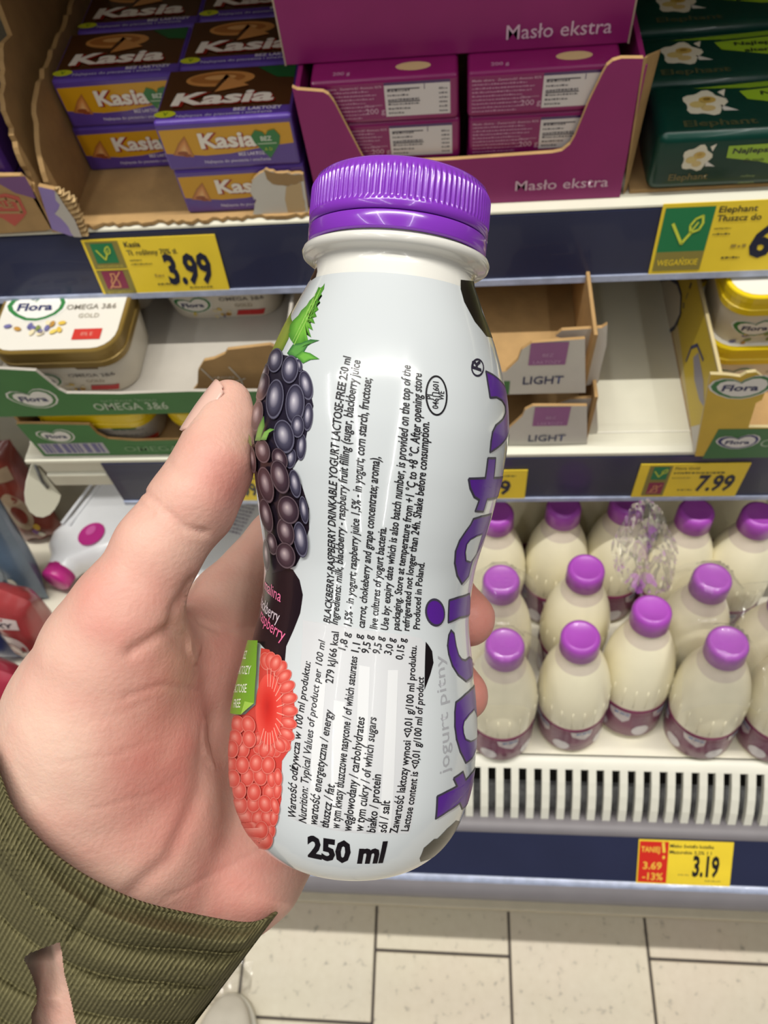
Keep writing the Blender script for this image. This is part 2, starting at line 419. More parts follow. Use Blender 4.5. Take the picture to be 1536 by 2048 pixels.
def t399(A, w, h):
    A.rect(.02 * w, .03 * h, .27 * w, .97 * h, OLV, 0)
    A.rect(.055 * w, .60 * h, .225 * w, .94 * h, GRN, 1); leaf_icon(A, .135 * w, .77 * h, .30 * h)
    A.text('WEGAŃSKIE', .145 * w, .52 * h, .05 * h, '#c9b94e', .2 * w, 'C')
    A.line([(.02 * w, .49 * h), (.27 * w, .49 * h)], .02 * h, YEL, 1)
    A.rect(.055 * w, .14 * h, .225 * w, .46 * h, MAR, 1); milk_icon(A, .14 * w, .3 * h, .34 * h)
    A.text('BEZ LAKTOZY', .145 * w, .05 * h, .05 * h, '#c9b94e', .2 * w, 'C')
    A.text('Kasia', .31 * w, .86 * h, .09 * h, INK, None, bold=.02)
    A.text('Tł. roślinny 70% tł.', .31 * w, .72 * h, .09 * h, INK, .38 * w, bold=.012)
    scribble(A, .31 * w, .4 * w, .62 * h, .025 * h, '#6b6030', 1, 3); scribble(A, .31 * w, .47 * w, .55 * h, .025 * h, '#6b6030', 1, 4)
    A.text('3.99', .56 * w, .20 * h, .52 * h, '#161b38', .35 * w, bold=.035)
    scribble(A, .46 * w, .56 * w, .18 * h, .03 * h, '#4a4430', 1, 5); scribble(A, .7 * w, .88 * w, .1 * h, .03 * h, '#6b6030', 1, 6); scribble(A, .46 * w, .53 * w, .33 * h, .05 * h, '#b39a40', 1, 8)
def t68(A, w, h):
    A.rect(.02 * w, .33 * h, .335 * w, .95 * h, GRN, 1); leaf_icon(A, .175 * w, .63 * h, .5 * h)
    A.rect(.02 * w, .05 * h, .335 * w, .33 * h, OLV, 1); A.text('WEGAŃSKIE', .175 * w, .13 * h, .09 * h, YEL, .27 * w, 'C', bold=.01, l=2)
    A.text('Elephant', .36 * w, .86 * h, .085 * h, INK, .24 * w, bold=.015); A.text('Tłuszcz do', .36 * w, .74 * h, .085 * h, INK, .28 * w, bold=.015)
    scribble(A, .36 * w, .47 * w, .63 * h, .02 * h, '#6b6030', 1, 3); scribble(A, .36 * w, .47 * w, .55 * h, .025 * h, '#4b4530', 1, 4)
    A.text('6.89', .62 * w, .22 * h, .46 * h, '#161b38', .52 * w, bold=.035)
    scribble(A, .46 * w, .58 * w, .2 * h, .03 * h, '#4a4430', 1, 5); scribble(A, .5 * w, .6 * w, .36 * h, .05 * h, '#a89040', 1, 6)
def t799(A, w, h):
    A.rect(.09 * w, .05 * h, .30 * w, .95 * h, OLV, 0)
    A.rect(.13 * w, .55 * h, .275 * w, .93 * h, GRN, 1); leaf_icon(A, .2 * w, .75 * h, .3 * h); A.rect(.13 * w, .1 * h, .275 * w, .46 * h, MAR, 1); milk_icon(A, .2 * w, .27 * h, .3 * h)
    A.text('Flora Gold', .33 * w, .84 * h, .08 * h, INK, .22 * w); scribble(A, .33 * w, .8 * w, .72 * h, .05 * h, '#4b4530', 1, 7); scribble(A, .33 * w, .5 * w, .58 * h, .03 * h, '#9a8640', 1, 9)
    A.text('7.99', .585 * w, .2 * h, .48 * h, '#20243a', .34 * w, bold=.03); scribble(A, .42 * w, .56 * w, .2 * h, .04 * h, '#8a7840', 1, 5)
def t99(A, w, h):
    A.text('5.99', .50 * w, .2 * h, .48 * h, '#20243a', .36 * w, bold=.03); A.rect(.03 * w, .05 * h, .25 * w, .95 * h, OLV, 0)
    scribble(A, .3 * w, .9 * w, .8 * h, .05 * h, '#6b6030', 1, 7)
def t319(A, w, h):
    A.rect(.012 * w, .03 * h, .32 * w, .97 * h, '#d92a1f', 0)
    A.text('TANIEJ', .03 * w, .73 * h, .13 * h, '#f5c64a', .2 * w, bold=.02); A.text('3.69', .06 * w, .34 * h, .17 * h, '#f5c64a', .2 * w, bold=.02); A.text('-13%', .06 * w, .09 * h, .17 * h, '#f5c64a', .22 * w, bold=.02)
    A.line([(.26 * w, .95 * h), (.275 * w, .74 * h)], .03 * w, '#f5d24a', 1); A.ell(.275 * w, .62 * h, .014 * w, .04 * h, '#f5d24a', 1)
    A.text('Mleko świeże butelka', .335 * w, .85 * h, .08 * h, INK, .46 * w, bold=.01); A.text('Mazurskie 3,2% 1 l', .335 * w, .71 * h, .08 * h, INK, .44 * w, bold=.01)
    A.text('3.19', .59 * w, .22 * h, .47 * h, '#1a1a20', .28 * w, bold=.035); scribble(A, .44 * w, .56 * w, .22 * h, .03 * h, '#b3a040', 1, 5); scribble(A, .73 * w, .9 * w, .1 * h, .03 * h, '#9a8c40', 1, 5)
price_tag(R1, [(160, 484), (425, 465), (462, 577), (215, 598)], 'yellow price tag reading 3.99 under the margarine blocks', t399)
price_tag(R1, [(1318, 414), (1640, 388), (1612, 534), (1303, 550)], 'yellow price tag starting with 6 under the dark green packs', t68)
price_tag(R1, [(700, 444), (962, 432), (957, 560), (720, 570)], 'yellow price tag behind the neck of the held bottle', t99)
price_tag(R2, [(1280, 930), (1497, 924), (1476, 990), (1263, 994)], 'yellow price tag reading 7.99 below the empty shelf space', t799)
price_tag(R2, [(836, 944), (1055, 938), (1050, 996), (836, 1000)], 'yellow price tag ending in 99, half hidden by the held bottle', t99)
price_tag(R2, [(395, 948), (528, 945), (533, 999), (400, 1002)], 'yellow price tag glimpsed between thumb and held bottle', t99)
price_tag(R3, [(1273, 1675), (1460, 1688), (1466, 1774), (1277, 1764)], 'yellow and red price tag reading 3.19 on the bottom rail', t319)

# ------------------------------------------------------------------ top shelf, margarine
Z1 = .918 + .19
BW, BD, BH = .1005, .064, .0388
YELM = '#d9a017'; PUR = '#5a3f9c'; BRN = '#4a2a14'
def marg_art():
    A = Art(); w, h = BW - .004, BH - .004
    ox, oy = -w / 2, .002
    P = lambda x, y: (ox + x * w, oy + y * h)
    A.rect(*P(0, .02), *P(1, .92), YELM, -.5)
    A.poly([P(0, .01), P(1, .01), P(1, .46), P(.82, .42), P(.5, .29), P(.3, .27), P(.12, .32), P(0, .36)], PUR, 0)
    A.poly([P(0, .89), P(1, .92), P(1, .99), P(0, .99)], PUR, 0)
    A.blob([P(.05, .32), P(.21, .25), P(.185, .74), P(.12, .58)], ['#f0c080', '#d98f4c', '#a8642c'], P(.15, .42), 1, (0, .6, 1)); A.ell(*P(.13, .36), .004, .0015, '#9a4c2a', 2); A.ell(*P(.16, .3), .003, .0012, '#9a4c2a', 2)
    A.text('Kasia', *P(.295, .435), .0118, '#a3271c', .042, bold=.055, l=1); A.text('Kasia', *P(.285, .45), .0118, '#f3ece0', .042, bold=.035, l=2)
    hx, hy = P(.8, .47); s = .0112
    A.poly([(hx, hy - s), (hx - s * .8, hy + .1 * s), (hx - s * .95, hy + .6 * s), (hx - s * .6, hy + s), (hx - s * .15, hy + .85 * s), (hx, hy + .6 * s), (hx + s * .2, hy + .9 * s), (hx + s * .65, hy + s), (hx + s * .95, hy + .55 * s), (hx + s * .8, hy)], '#1c7a3c', 3)
    A.text('BEZ', hx, hy + .25 * s, .0035, '#dfe8d8', None, 'C', .02, l=4); A.rect(hx - .007, hy + .0002, hx + .007, hy + .001, '#b8d0b0', 4); A.text('A D', hx, hy - .45 * s, .0025, '#c9d84a', None, 'C', l=4)
    A.text('BEZ LAKTOZY', *P(.56, .24), .0026, '#e8e0f0', .022, bold=.02, l=2); A.text('Najlepsza do pieczenia i smażenia', *P(.28, .1), .0024, '#e0d8f0', .05, bold=.01, l=2)
    return A
def marg_top():
    A = Art(); w, d = BW - .004, BD - .004; P = lambda x, y: (-w / 2 + x * w, .002 + y * d)
    A.rect(*P(0, .0), *P(1, .17), PUR, 0); A.rect(*P(0, .17), *P(1, 1), BRN, 0)
    A.ell(*P(.42, .78), .026, .0095, '#c98a4a', 1); A.ell(*P(.4, .79), .021, .0065, '#a86a34', 2); A.ell(*P(.42, .8), .012, .003, '#d8a060', 3)
    A.poly([P(.37, .52), P(.46, .86), P(.62, .62)], BRN, 3); A.poly([P(.40, .50), P(.49, .80), P(.66, .60)], '#c8894c', 4)
    A.text('Kasia', *P(.10, .25), .0145, '#8e2018', .076, bold=.055, shear=.1, l=5); A.text('Kasia', *P(.085, .265), .0145, '#efe6da', .076, bold=.035, shear=.1, l=6)
    A.poly([P(.7, .98), P(1, .98), P(1, .72), P(.86, .75)], '#1f5c30', 2)
    A.ell(*P(.06, .11), .008, .004, '#c9cf2a', 3); A.text('V', *P(.045, .08), .004, '#3a6a1c', None, bold=.02, l=4)
    A.text('BEZ LAKTOZY', *P(.58, .11), .0035, '#e8e0f0', .035, bold=.02, l=2); A.text('Najlepsza do pieczenia i smażenia', *P(.15, .04), .003, '#d8d0ec', .07, l=2)
    return A
def make_marg(label):
    mb = MB(); mb.box((-BW / 2, 0, 0), (BW / 2, BD, BH), mat('margarine_wrap', PUR, .32, var=.14, vscale=60, bump=.25, bscale=90, coat=.2), .0022, 2)
    mb.art(marg_art(), face((0, 0, 0), (1, 0, 0), (0, 0, 1)), PRINTG, dl=.00015); mb.art(marg_top(), face((0, 0, BH), (1, 0, 0), (0, 1, 0)), PRINTG, dl=.00015)
    # purple side ends
    for sx in (-1, 1):
        A = Art().rect(.003, .003, BD - .003, BH - .003, PUR, 0)
        mb.art(A, face((sx * BW / 2, 0 if sx > 0 else BD, 0), (0, sx, 0), (0, 0, 1)), PRINTG, dl=.00015)
    return tag(mb.build('margarine_block'), label, 'margarine', 'margarine blocks in the torn tray')
zb = Z1 + .0031
mg = make_marg('yellow margarine block topmost at the front of the tray, right side, whole front visible')
mg.location = (-.1636, .494, zb + BH)
ML = {('R', 0, 0): 'yellow margarine block behind a torn scrap of white board at the tray front',
      ('R', 1, 0): 'hidden lower margarine block, second row on the right side of the tray', ('R', 1, 1): 'margarine block on top in the second row, right side of the tray',
      ('R', 2, 0): 'hidden lower margarine block, third row on the right side of the tray', ('R', 2, 1): 'dark shaded margarine block on top at the back right of the tray',
      ('L', 0, 0): 'lower margarine block of the left stack, set back beside the tray wall', ('L', 0, 1): 'upper margarine block of the left stack, with half a green heart showing',
      ('L', 1, 0): 'hidden lower margarine block, second row on the left side of the tray', ('L', 1, 1): 'margarine block on top in the second row, left side of the tray',
      ('L', 2, 0): 'hidden lower margarine block, third row on the left side of the tray', ('L', 2, 1): 'barely lit margarine block on top at the back left of the tray'}
for (c, r_, lv), lb in ML.items():
    dup(mg, ((-.1622 if c == 'R' else -.2585) + (.002 if lv else 0) + .004 * r_, (.4945 if c == 'R' else .5545) + .0655 * r_, zb + BH * lv * 1.002), lb)
# torn kraft tray
rr = random.Random(5)
PURL = mat('lilac_card', '#9a86c6', .6, var=.08)
tray = thing('cardboard_tray', 'torn kraft tray holding the yellow margarine blocks', 'cardboard tray', (-.21, .58, Z1))
def kid(mb, name, par, loc):
    o = mb.build(name, par); o.matrix_parent_inverse = Matrix.Translation(-Vector(loc)); return o
TL = (-.21, .58, Z1)
mb = MB(); front = rag([(-.316, .4845), (-.262, .488), (-.2, .487), (-.108, .489)], .0022, .004, rr)
mb.extrude(front + [(-.108, .75), (-.316, .75)], (0, 0, Z1 + .003), (1, 0, 0), (0, 1, 0), .003, KRAFT); kid(mb, 'tray_floor', tray, TL)
mb = MB(); top = rag([(.75, .088), (.56, .086), (.525, .082), (.50, .060), (.489, .042)], .0015, .006, rr)
mb.extrude([(-y, z) for y, z in [(.489, .003), (.75, .003)] + top], (-.3136, 0, Z1), (0, -1, 0), (0, 0, 1), .004, KRAFT)
kid(mb, 'tray_side_wall', tray, TL)
# the torn corner flap, lilac outside, white torn liner, open corrugation
mb = MB(); fp = [PY(*p, .482) for p in [(104, 459), (141, 472), (163, 473), (150, 440), (128, 410), (108, 380), (76, 373), (88, 412)]]
FO = Vector((-.30, .482, Z1)); f2 = [(p.x - FO.x, p.z - FO.z) for p in fp]
mb.extrude(f2, FO, (1, 0, 0), (0, 0, 1), .004, PURL, KRAFT)
A = Art(); wl = [PY(*p, .482) for p in rag([(108, 380), (118, 408), (112, 425), (130, 445), (148, 473)], 3, 9, rr)] + [PY(*p, .482) for p in [(164, 474), (150, 440), (128, 408)]]
A.poly([(p.x - FO.x, p.z - FO.z) for p in wl], '#c9c4bc', 0); mb.art(A, face(FO, (1, 0, 0), (0, 0, 1)), PRINT, dl=.0004); kid(mb, 'torn_corner_flap', tray, TL)
mb = MB(); zz = []; e0 = PY(112, 376, .4835); e1_ = PY(150, 398, .4835); e2_ = PY(178, 472, .4835); i0 = PY(128, 408, .4825); i1 = PY(164, 474, .4825)
path = [(e0.lerp(e1_, t), PY(104, 380, .4825).lerp(i0, t)) for t in np.linspace(0, 1, 9)] + [(e1_.lerp(e2_, t), i0.lerp(i1, t)) for t in np.linspace(.08, 1, 15)]
vs = []; fs = []
for k, (a, b_) in enumerate(path):
    j = Vector((rr.uniform(-.0006, .0006), 0, rr.uniform(-.0008, .0008))); dy = Vector((0, .0028 * (1 if k % 2 else -1), 0))
    vs += [a + j + dy, b_ + dy * .2, b_ + Vector((0, .004, 0)), a + j + dy + Vector((0, .0016, 0))]
for k in range(len(path) - 1):
    for q in range(4): fs.append((k * 4 + q, k * 4 + (q + 1) % 4, (k + 1) * 4 + (q + 1) % 4, (k + 1) * 4 + q))
mb.add(vs, fs, KRAFTD, None, False); kid(mb, 'torn_corrugation', tray, TL)
mb = MB(); sc = [(505, 432), (617, 424), (611, 385), (606, 349)] + rag([(606, 349), (560, 347), (532, 340), (512, 354), (503, 365), (502, 385), (512, 400), (510, 420), (505, 432)], 2.5, 7, rr)[1:-1]
f3 = [PY(*p, .490) for p in sc]; S0 = Vector((-.15, .490, Z1)); mb.extrude([(p.x + .15, p.z - Z1) for p in f3], S0, (1, 0, 0), (0, 0, 1), .003, WHITEC, KRAFT)
A = Art()
for pl, c in (([(528, 338), (556, 346), (606, 349), (607, 362), (575, 372), (545, 368), (534, 358)], '#a8875a'), ([(572, 372), (600, 364), (607, 395), (612, 420), (578, 424), (570, 398)], '#cdb184')):
    q = [PY(*p, .490) for p in rag(pl, 2, 8, rr)]; A.poly([(p.x + .15, p.z - Z1) for p in q], c, 0)
mb.art(A, face(S0, (1, 0, 0), (0, 0, 1)), PRINT, dl=.0003); kid(mb, 'torn_front_scrap', tray, TL)

# neighbouring carton at the left edge: tall kraft wall with a perforated edge, purple packs inside, red stamp on its front
car = thing('cardboard_carton', 'kraft carton with a red stamp and a tall ragged side wall at the left edge', 'carton', (-.38, .58, Z1)); CL = (-.38, .58, Z1)
mb = MB()
edge = [(y, z - Z1) for y, z in [(.4835, Z1), (.4835, 1.146), (.489, 1.15), (.4905, 1.168), (.494, 1.176), (.500, 1.187), (.503, 1.199), (.507, 1.203), (.524, 1.212), (.540, 1.2225), (.545, 1.2235), (.560, 1.2205), (.565, 1.2415), (.59, 1.262), (.75, 1.27), (.75, Z1)]]
e2 = edge[:2] + rag(edge[2:10], .0018, .004, rr) + edge[10:]
mb.extrude([(-y, z) for y, z in e2][::-1], (-.3255, 0, Z1), (0, -1, 0), (0, 0, 1), .004, KRAFT); kid(mb, 'carton_side_wall', car, CL)
mb = MB(); q = [PY(*p, .4835) for p in [(105, 459), (0, 470), (-60, 474), (-60, 345), (0, 352), (40, 352), (62, 372)]]
o3 = Vector((-.38, .4835, Z1)); mb.extrude([(p.x + .38, max(p.z - Z1, .001)) for p in q][::-1], o3, (1, 0, 0), (0, 0, 1), .004, KRAFT)
A = Art(); f_ = lambda L: [(p.x + .38, p.z - Z1) for p in [PY(*p, .4835) for p in L]]
A.poly(f_([(-60, 352), (0, 355), (50, 352), (64, 378), (72, 397), (30, 385), (0, 368), (-60, 360)]), '#7a4f86', 0)
A.poly(f_([(-25, 395), (10, 386), (38, 393), (54, 425), (46, 436), (30, 452), (5, 436), (-25, 430)]), '#c4574a', 0)
A.line(f_([(-20, 402), (12, 396), (34, 402), (44, 424), (0, 424)]), .0022, '#b08d5c', 1); A.text('SALE', *f_([(-12, 416)])[0], .006, '#b08d5c', None, bold=.03)
mb.art(A, face(o3, (1, 0, 0), (0, 0, 1)), PRINT, dl=.0003); kid(mb, 'carton_front', car, CL)
mb = MB(); mb.box((-.47, .485, Z1 + .0005), (-.331, .75, Z1 + .0035), KRAFT, 0); kid(mb, 'carton_floor', car, CL)
mb = MB(); mb.box((-.474, .487, Z1 + .0036), (-.4705, .75, Z1 + .15), KRAFT, 0); kid(mb, 'carton_side_wall', car, CL)
for k, z in enumerate((0, .04, .08)):
    mb = MB(); mb.box((-.05, 0, 0), (.05, .065, .0385), mat('violet_wrap', '#4b2a78', .35, bump=.2, bscale=80), .002)
    A = Art().ell(.03, .02, .012, .01, '#c77a72', 0); A.rect(.01, .003, .045, .008, '#b9a9d8', 0); mb.art(A, face((0, 0, 0), (1, 0, 0), (0, 0, 1)), PRINTG, dl=.0002)
    o = mb.build('chocolate_bar_box'); o.location = (-.388, .490, Z1 + .0036 + z)
    tag(o, ['violet pack lowest inside the left kraft carton', 'violet pack with a pink spot, middle of the stack in the left carton', 'violet pack topmost in the left kraft carton'][k], 'pack', 'violet packs in the left carton')

# ------------------------------------------------------------------ butter in magenta cartons
MAG = mat('magenta_card', '#982070', .5, var=.06, vscale=30, coat=.05)
MAGD = mat('magenta_wrap', '#8e1a66', .35, var=.08, vscale=40, bump=.08, bscale=60, coat=.15)
bt = thing('butter_tray', 'magenta display tray with a cut-away front, full of butter', 'butter tray', (.01, .56, Z1)); BL = (.01, .56, Z1)
yb_ = .4935; o4 = Vector((0, yb_, Z1))
cut = [(584, 175), (594, 180), (646, 184), (657, 190), (668, 205), (719, 303), (727, 318), (740, 327), (900, 320), (1105, 306), (1124, 302), (1140, 289), (1150, 272), (1178, 203), (1204, 150), (1214, 132), (1226, 122), (1243, 117), (1287, 117)]
pp = [PY(*p, yb_) for p in cut]; pr = [(p.x, p.z - Z1) for p in pp]
mb = MB(); mb.extrude([(-.1055, .0005), (.1258, .0005)] + pr[::-1], o4, (1, 0, 0), (0, 0, 1), .0035, MAG, KRAFT)
A = Art(); p0 = PY(1030, 381, yb_); p1 = PY(1216, 368, yb_)
A.text('Masło ekstra', p0.x, p0.z - Z1, .0088, '#e6c3d6', p1.x - p0.x, bold=.004)
mb.art(A, face(o4, (1, 0, 0), (0, 0, 1)), PRINT, dl=.0002); kid(mb, 'tray_front', bt, BL)
mb = MB(); mb.box((-.105, .4975, Z1 + .0005), (.126, .70, Z1 + .0035), KRAFT, 0); kid(mb, 'tray_floor', bt, BL)
for x, xx, nm in ((-.1075, -.104, 'tray_side_wall'), (.1225, .1262, 'tray_side_wall')):
    mb = MB(); mb.box((x, .4972, Z1 + .0036), (xx, .70, Z1 + .0985), MAG, .0004); kid(mb, nm, bt, BL)
    if x > 0:
        fl = MB(); a = [PY(1287, 117, .4945), PY(1314, 106, .505), PY(1285, 219, .503), PY(1246, 391, .497)]
        fl.add([p for p in a] + [p + Vector((.003, .004, 0)) for p in a], [(0, 3, 2, 1), (4, 5, 6, 7), (0, 1, 5, 4), (1, 2, 6, 5), (2, 3, 7, 6), (3, 0, 4, 7)], KRAFT, None, False); kid(fl, 'side_flap', bt, BL)
PW, PD, PH = .101, .063, .0316
def butter(label):
    mb = MB(); mb.box((-PW / 2, 0, 0), (PW / 2, PD, PH), MAGD, .0028, 3)
    A = Art(); P = lambda x, y: (-PW / 2 + x * PW, y * PH)
    A.text('Masło ekstra · Zawartość tłuszczu 82%', *P(.03, .80), .0016, '#d9a8c4', .046, bold=.01, l=1)
    for k in range(8):
        scribble(A, P(.03, 0)[0], P(.03 + rr.uniform(.28, .42), 0)[0], P(0, .72 - .085 * k)[1], .0012, '#c48aae', 1, k + 3)
    A.text('Masa netto', *P(.36, .40), .0013, '#d9a8c4', .012, l=1); A.text('200 g', *P(.36, .22), .0042, '#dcb0ca', .0135, l=1)
    A.rect(*P(.50, .14), *P(.945, .84), '#ddd6d6', 0); A.rect(*P(.50, .84), *P(.945, .9), '#4a2a68', 0); A.rect(*P(.77, .72), *P(.775, .84), '#4a2a68', 1)
    for k in range(6):
        scribble(A, P(.52, 0)[0], P(.52 + rr.uniform(.05, .22), 0)[0], P(0, .70 - .1 * k)[1], .0013, '#55505c', 1, k + 20); scribble(A, P(.87, 0)[0], P(.93, 0)[0], P(0, .70 - .1 * k)[1], .0013, '#55505c', 1, k + 40)
    for yy in (.74, .46): A.rect(*P(.52, yy), *P(.74, yy + .025), '#3a3244', 1)
    mb.art(A, face((0, 0, 0), (1, 0, 0), (0, 0, 1)), PRINTG, dl=.00015)
    T = Art(); T.text('200 g', -.035, .006, .004, '#d9a8c4'); T.ell(.02, .012, .012, .005, '#d9c08a', 0); mb.art(T, face((0, 0, PH), (1, 0, 0), (0, 1, 0)), PRINTG, dl=.00015)
    return tag(mb.build('butter_pack'), label, 'butter', 'butter packs in the cut-away tray')
bp0 = None
BLB = ['hidden bottom butter pack, left column of the magenta tray', 'butter pack below the top one, left column behind the cut-away front', 'top butter pack of the left column, whole front in view',
       'hidden bottom butter pack, right column of the magenta tray', 'butter pack below the top one, right column behind the cut-away front', 'top butter pack of the right column, beside the cut flap']
for c in range(2):
    for lv in range(3):
        loc = (-.0470 + .1073 * c + (.001 if lv == 1 else 0), .4995 + .0012 * (2 - lv), Z1 + .0037 + lv * .0319)
        if bp0 is None: bp0 = butter(BLB[0]); bp0.location = loc
        else: dup(bp0, loc, BLB[c * 3 + lv])
zu = Z1 + .0037 + 3 * .0319
mb = MB(); ax0, ax1 = PY(570, 132, .521).x, PY(1256, 98, .521).x
mb.box((ax0, .521, zu), (ax1, .70, zu + .115), MAG, .0008, 1)
A = Art(); p0 = PY(1012, 79, .521); p1 = PY(1222, 66, .521); A.text('Masło ekstra', p0.x, p0.z - zu, .0096, '#e6c3d6', p1.x - p0.x, bold=.004)
for x, k in ((ax0, 1), (ax1, -1)): A.rect(x, 0, x + k * .0012, .113, '#b3a08c', 0)
mb.art(A, face((0, .521, zu), (1, 0, 0), (0, 0, 1)), PRINT, dl=.0002)
tag(mb.build('butter_carton'), 'closed magenta butter carton resting on the packs of the cut-away tray', 'carton')

# ------------------------------------------------------------------ dark green packs
GT = mat('dark_green_film', '#083a30', .3, var=.15, vscale=30, bump=.5, bscale=28, coat=.12, spec=.35)
GPW, GPD, GPH = .135, .062, .046
def rose(A, x, y, s, sy=1):
    pts = [(x + s * (1 + .14 * math.sin(5 * a + 1)) * math.cos(a), y + sy * s * (1 + .14 * math.sin(5 * a + 1)) * math.sin(a)) for a in [k * math.pi / 12 for k in range(24)]]
    A.poly(pts, '#e8e2cc', 1)
    for dx, dy, r_, c in ((-.35, -.1, .4, '#d9c27a'), (.15, .25, .42, '#cfae58'), (.1, -.45, .35, '#d8bf80'), (.15, .3, .2, '#b48a34')):
        A.ell(x + dx * s, y + sy * dy * s, r_ * s, r_ * s * .7 * sy, c, 2)
    A.poly([(x + .75 * s, y + .9 * s * sy), (x + 1.15 * s, y + 1.1 * s * sy), (x + 1.0 * s, y + .5 * s * sy)], '#efe9d8', 1); A.poly([(x + .7 * s, y - .2 * s * sy), (x + 1.5 * s, y - .75 * s * sy), (x + .8 * s, y - .7 * s * sy)], '#e3e0d8', 1)
def green_pack(label):
    b = bmesh.new(); bmesh.ops.create_cube(b, size=1)
    for v in b.verts: v.co = Vector((v.co.x * GPW, (v.co.y + .5) * GPD, (v.co.z + .5) * GPH))
    bmesh.ops.bevel(b, geom=b.edges[:], offset=.007, segments=4, affect='EDGES', profile=.5)
    mb = MB(); mb.bm(b, GT, True)
    A = Art(); x0 = -GPW / 2
    rose(A, x0 + .030, .027, .0098); A.poly([(x0 + .050, .0355), (x0 + .13, .0365), (x0 + .13, .012), (x0 + .10, .0150), (x0 + .075, .022), (x0 + .051, .0262)], '#9cc32c', 1)
    A.text('Najlepsza alternatywa', x0 + .054, .0295, .0042, '#14281c', .072, bold=.03, l=2); A.text('dla masła', x0 + .064, .0225, .0028, '#14281c', None, l=2)
    A.text('Elephant', x0 + .014, .0095, .0055, '#6d6238', .028, bold=.02, l=1)
    for k in range(4): A.text(['roślinny', 'smażenie', 'pieczenie', 'bez oleju'][k], x0 + .066 + .03 * (k % 2), .0095 - .0055 * (k // 2), .0022, '#8fa46a', None, l=1)
    mb.art(A, face((0, 0, 0), (1, 0, 0), (0, 0, 1)), PRINTG, dl=.0002)
    T = Art(); rose(T, x0 + .036, .034, .0145, .95); T.poly([(x0 + .062, .046), (x0 + .13, .052), (x0 + .13, .024), (x0 + .10, .026), (x0 + .066, .036)], '#9cc32c', 1); T.poly([(x0 + .03, .052), (x0 + .13, .059), (x0 + .13, .053), (x0 + .07, .049)], '#86ad28', 1)
    T.text('Najlepsza', x0 + .076, .040, .0045, '#14281c', .04, bold=.03, l=2); T.text('alternatywa', x0 + .082, .031, .0045, '#14281c', .045, bold=.03, l=2)
    T.text('Elephant', x0 + .018, .008, .007, '#4f5236', .05, bold=.02, l=1)
    mb.art(T, face((0, 0, GPH), (1, 0, 0), (0, 1, 0)), PRINTG, dl=.0002)
    return tag(mb.build('cooking_fat_pack'), label, 'fat pack', 'dark green packs in the right tray')
gp0 = green_pack('dark green film pack with a rose and lime banner, front row of the right tray'); gp0.location = (.2118, .494, Z1 + .0035)
for k, lb in enumerate(['dark green pack in the second row, shifted left of the front one', 'dark green pack in the third row of the right tray', 'dark green pack in the dim fourth row of the right tray', 'hardly lit dark green pack at the back of the right tray']):
    dup(gp0, (.2118 - (.007 if k == 0 else .003 * k), .494 + .063 * (k + 1), Z1 + .0035 + (.004 if k > 0 else 0)), lb)
mb = MB(); q0 = PZ(1252, 389, Z1 + .003)
mb.extrude([(.1335, .4975), (.42, .4995), (.42, .83), (.1335, .83)], (0, 0, Z1 + .003), (1, 0, 0), (0, 1, 0), .0028, KRAFT)
gt = thing('cardboard_sheet', 'flat kraft base sheet under the dark green packs', 'cardboard', (.27, .6, Z1)); kid(mb, 'base_sheet', gt, (.27, .6, Z1))
# ------------------------------------------------------------------ middle shelf
Z2 = .918
def heart(A, x, y, s, l=0, green='#2f7a3c', navy='#232a5c', white='#e6e4de', txt=True):
    """white rounded heart badge with a green outline"""
    def H(k, dx=0, dy=0): return [(x + dx + k * s * a, y + dy + k * s * b) for a, b in ((-1, .10), (-.92, .34), (-.68, .46), (-.38, .44), (-.16, .33), (-.06, .26), (.04, .40), (.28, .56), (.58, .58), (.86, .44), (1, .18), (.97, -.1), (.8, -.34), (.5, -.52), (.2, -.6), (-.2, -.56), (-.6, -.36), (-.88, -.12))]
    A.poly(H(1.12), white, l); A.poly(H(1.03), green, l + 1); A.poly(H(.86, .03 * s), white, l + 2)
    if txt: A.text('Flora', x + .02 * s, y - .16 * s, .34 * s, navy, 1.25 * s, 'C', bold=.03, l=l + 3)
def flowers(A, x, y, s, l=1, seed=1):
    q = random.Random(seed)
    for k in range(14):
        A.ell(x + q.uniform(-1, 1) * s, y + q.uniform(-.28, .28) * s, .13 * s, .08 * s, q.choice(['#d9b84a', '#e0c860', '#b98a3a', '#7c8a4a', '#6d6a9c', '#e3d6b0']), l, q.uniform(0, 3), 10)
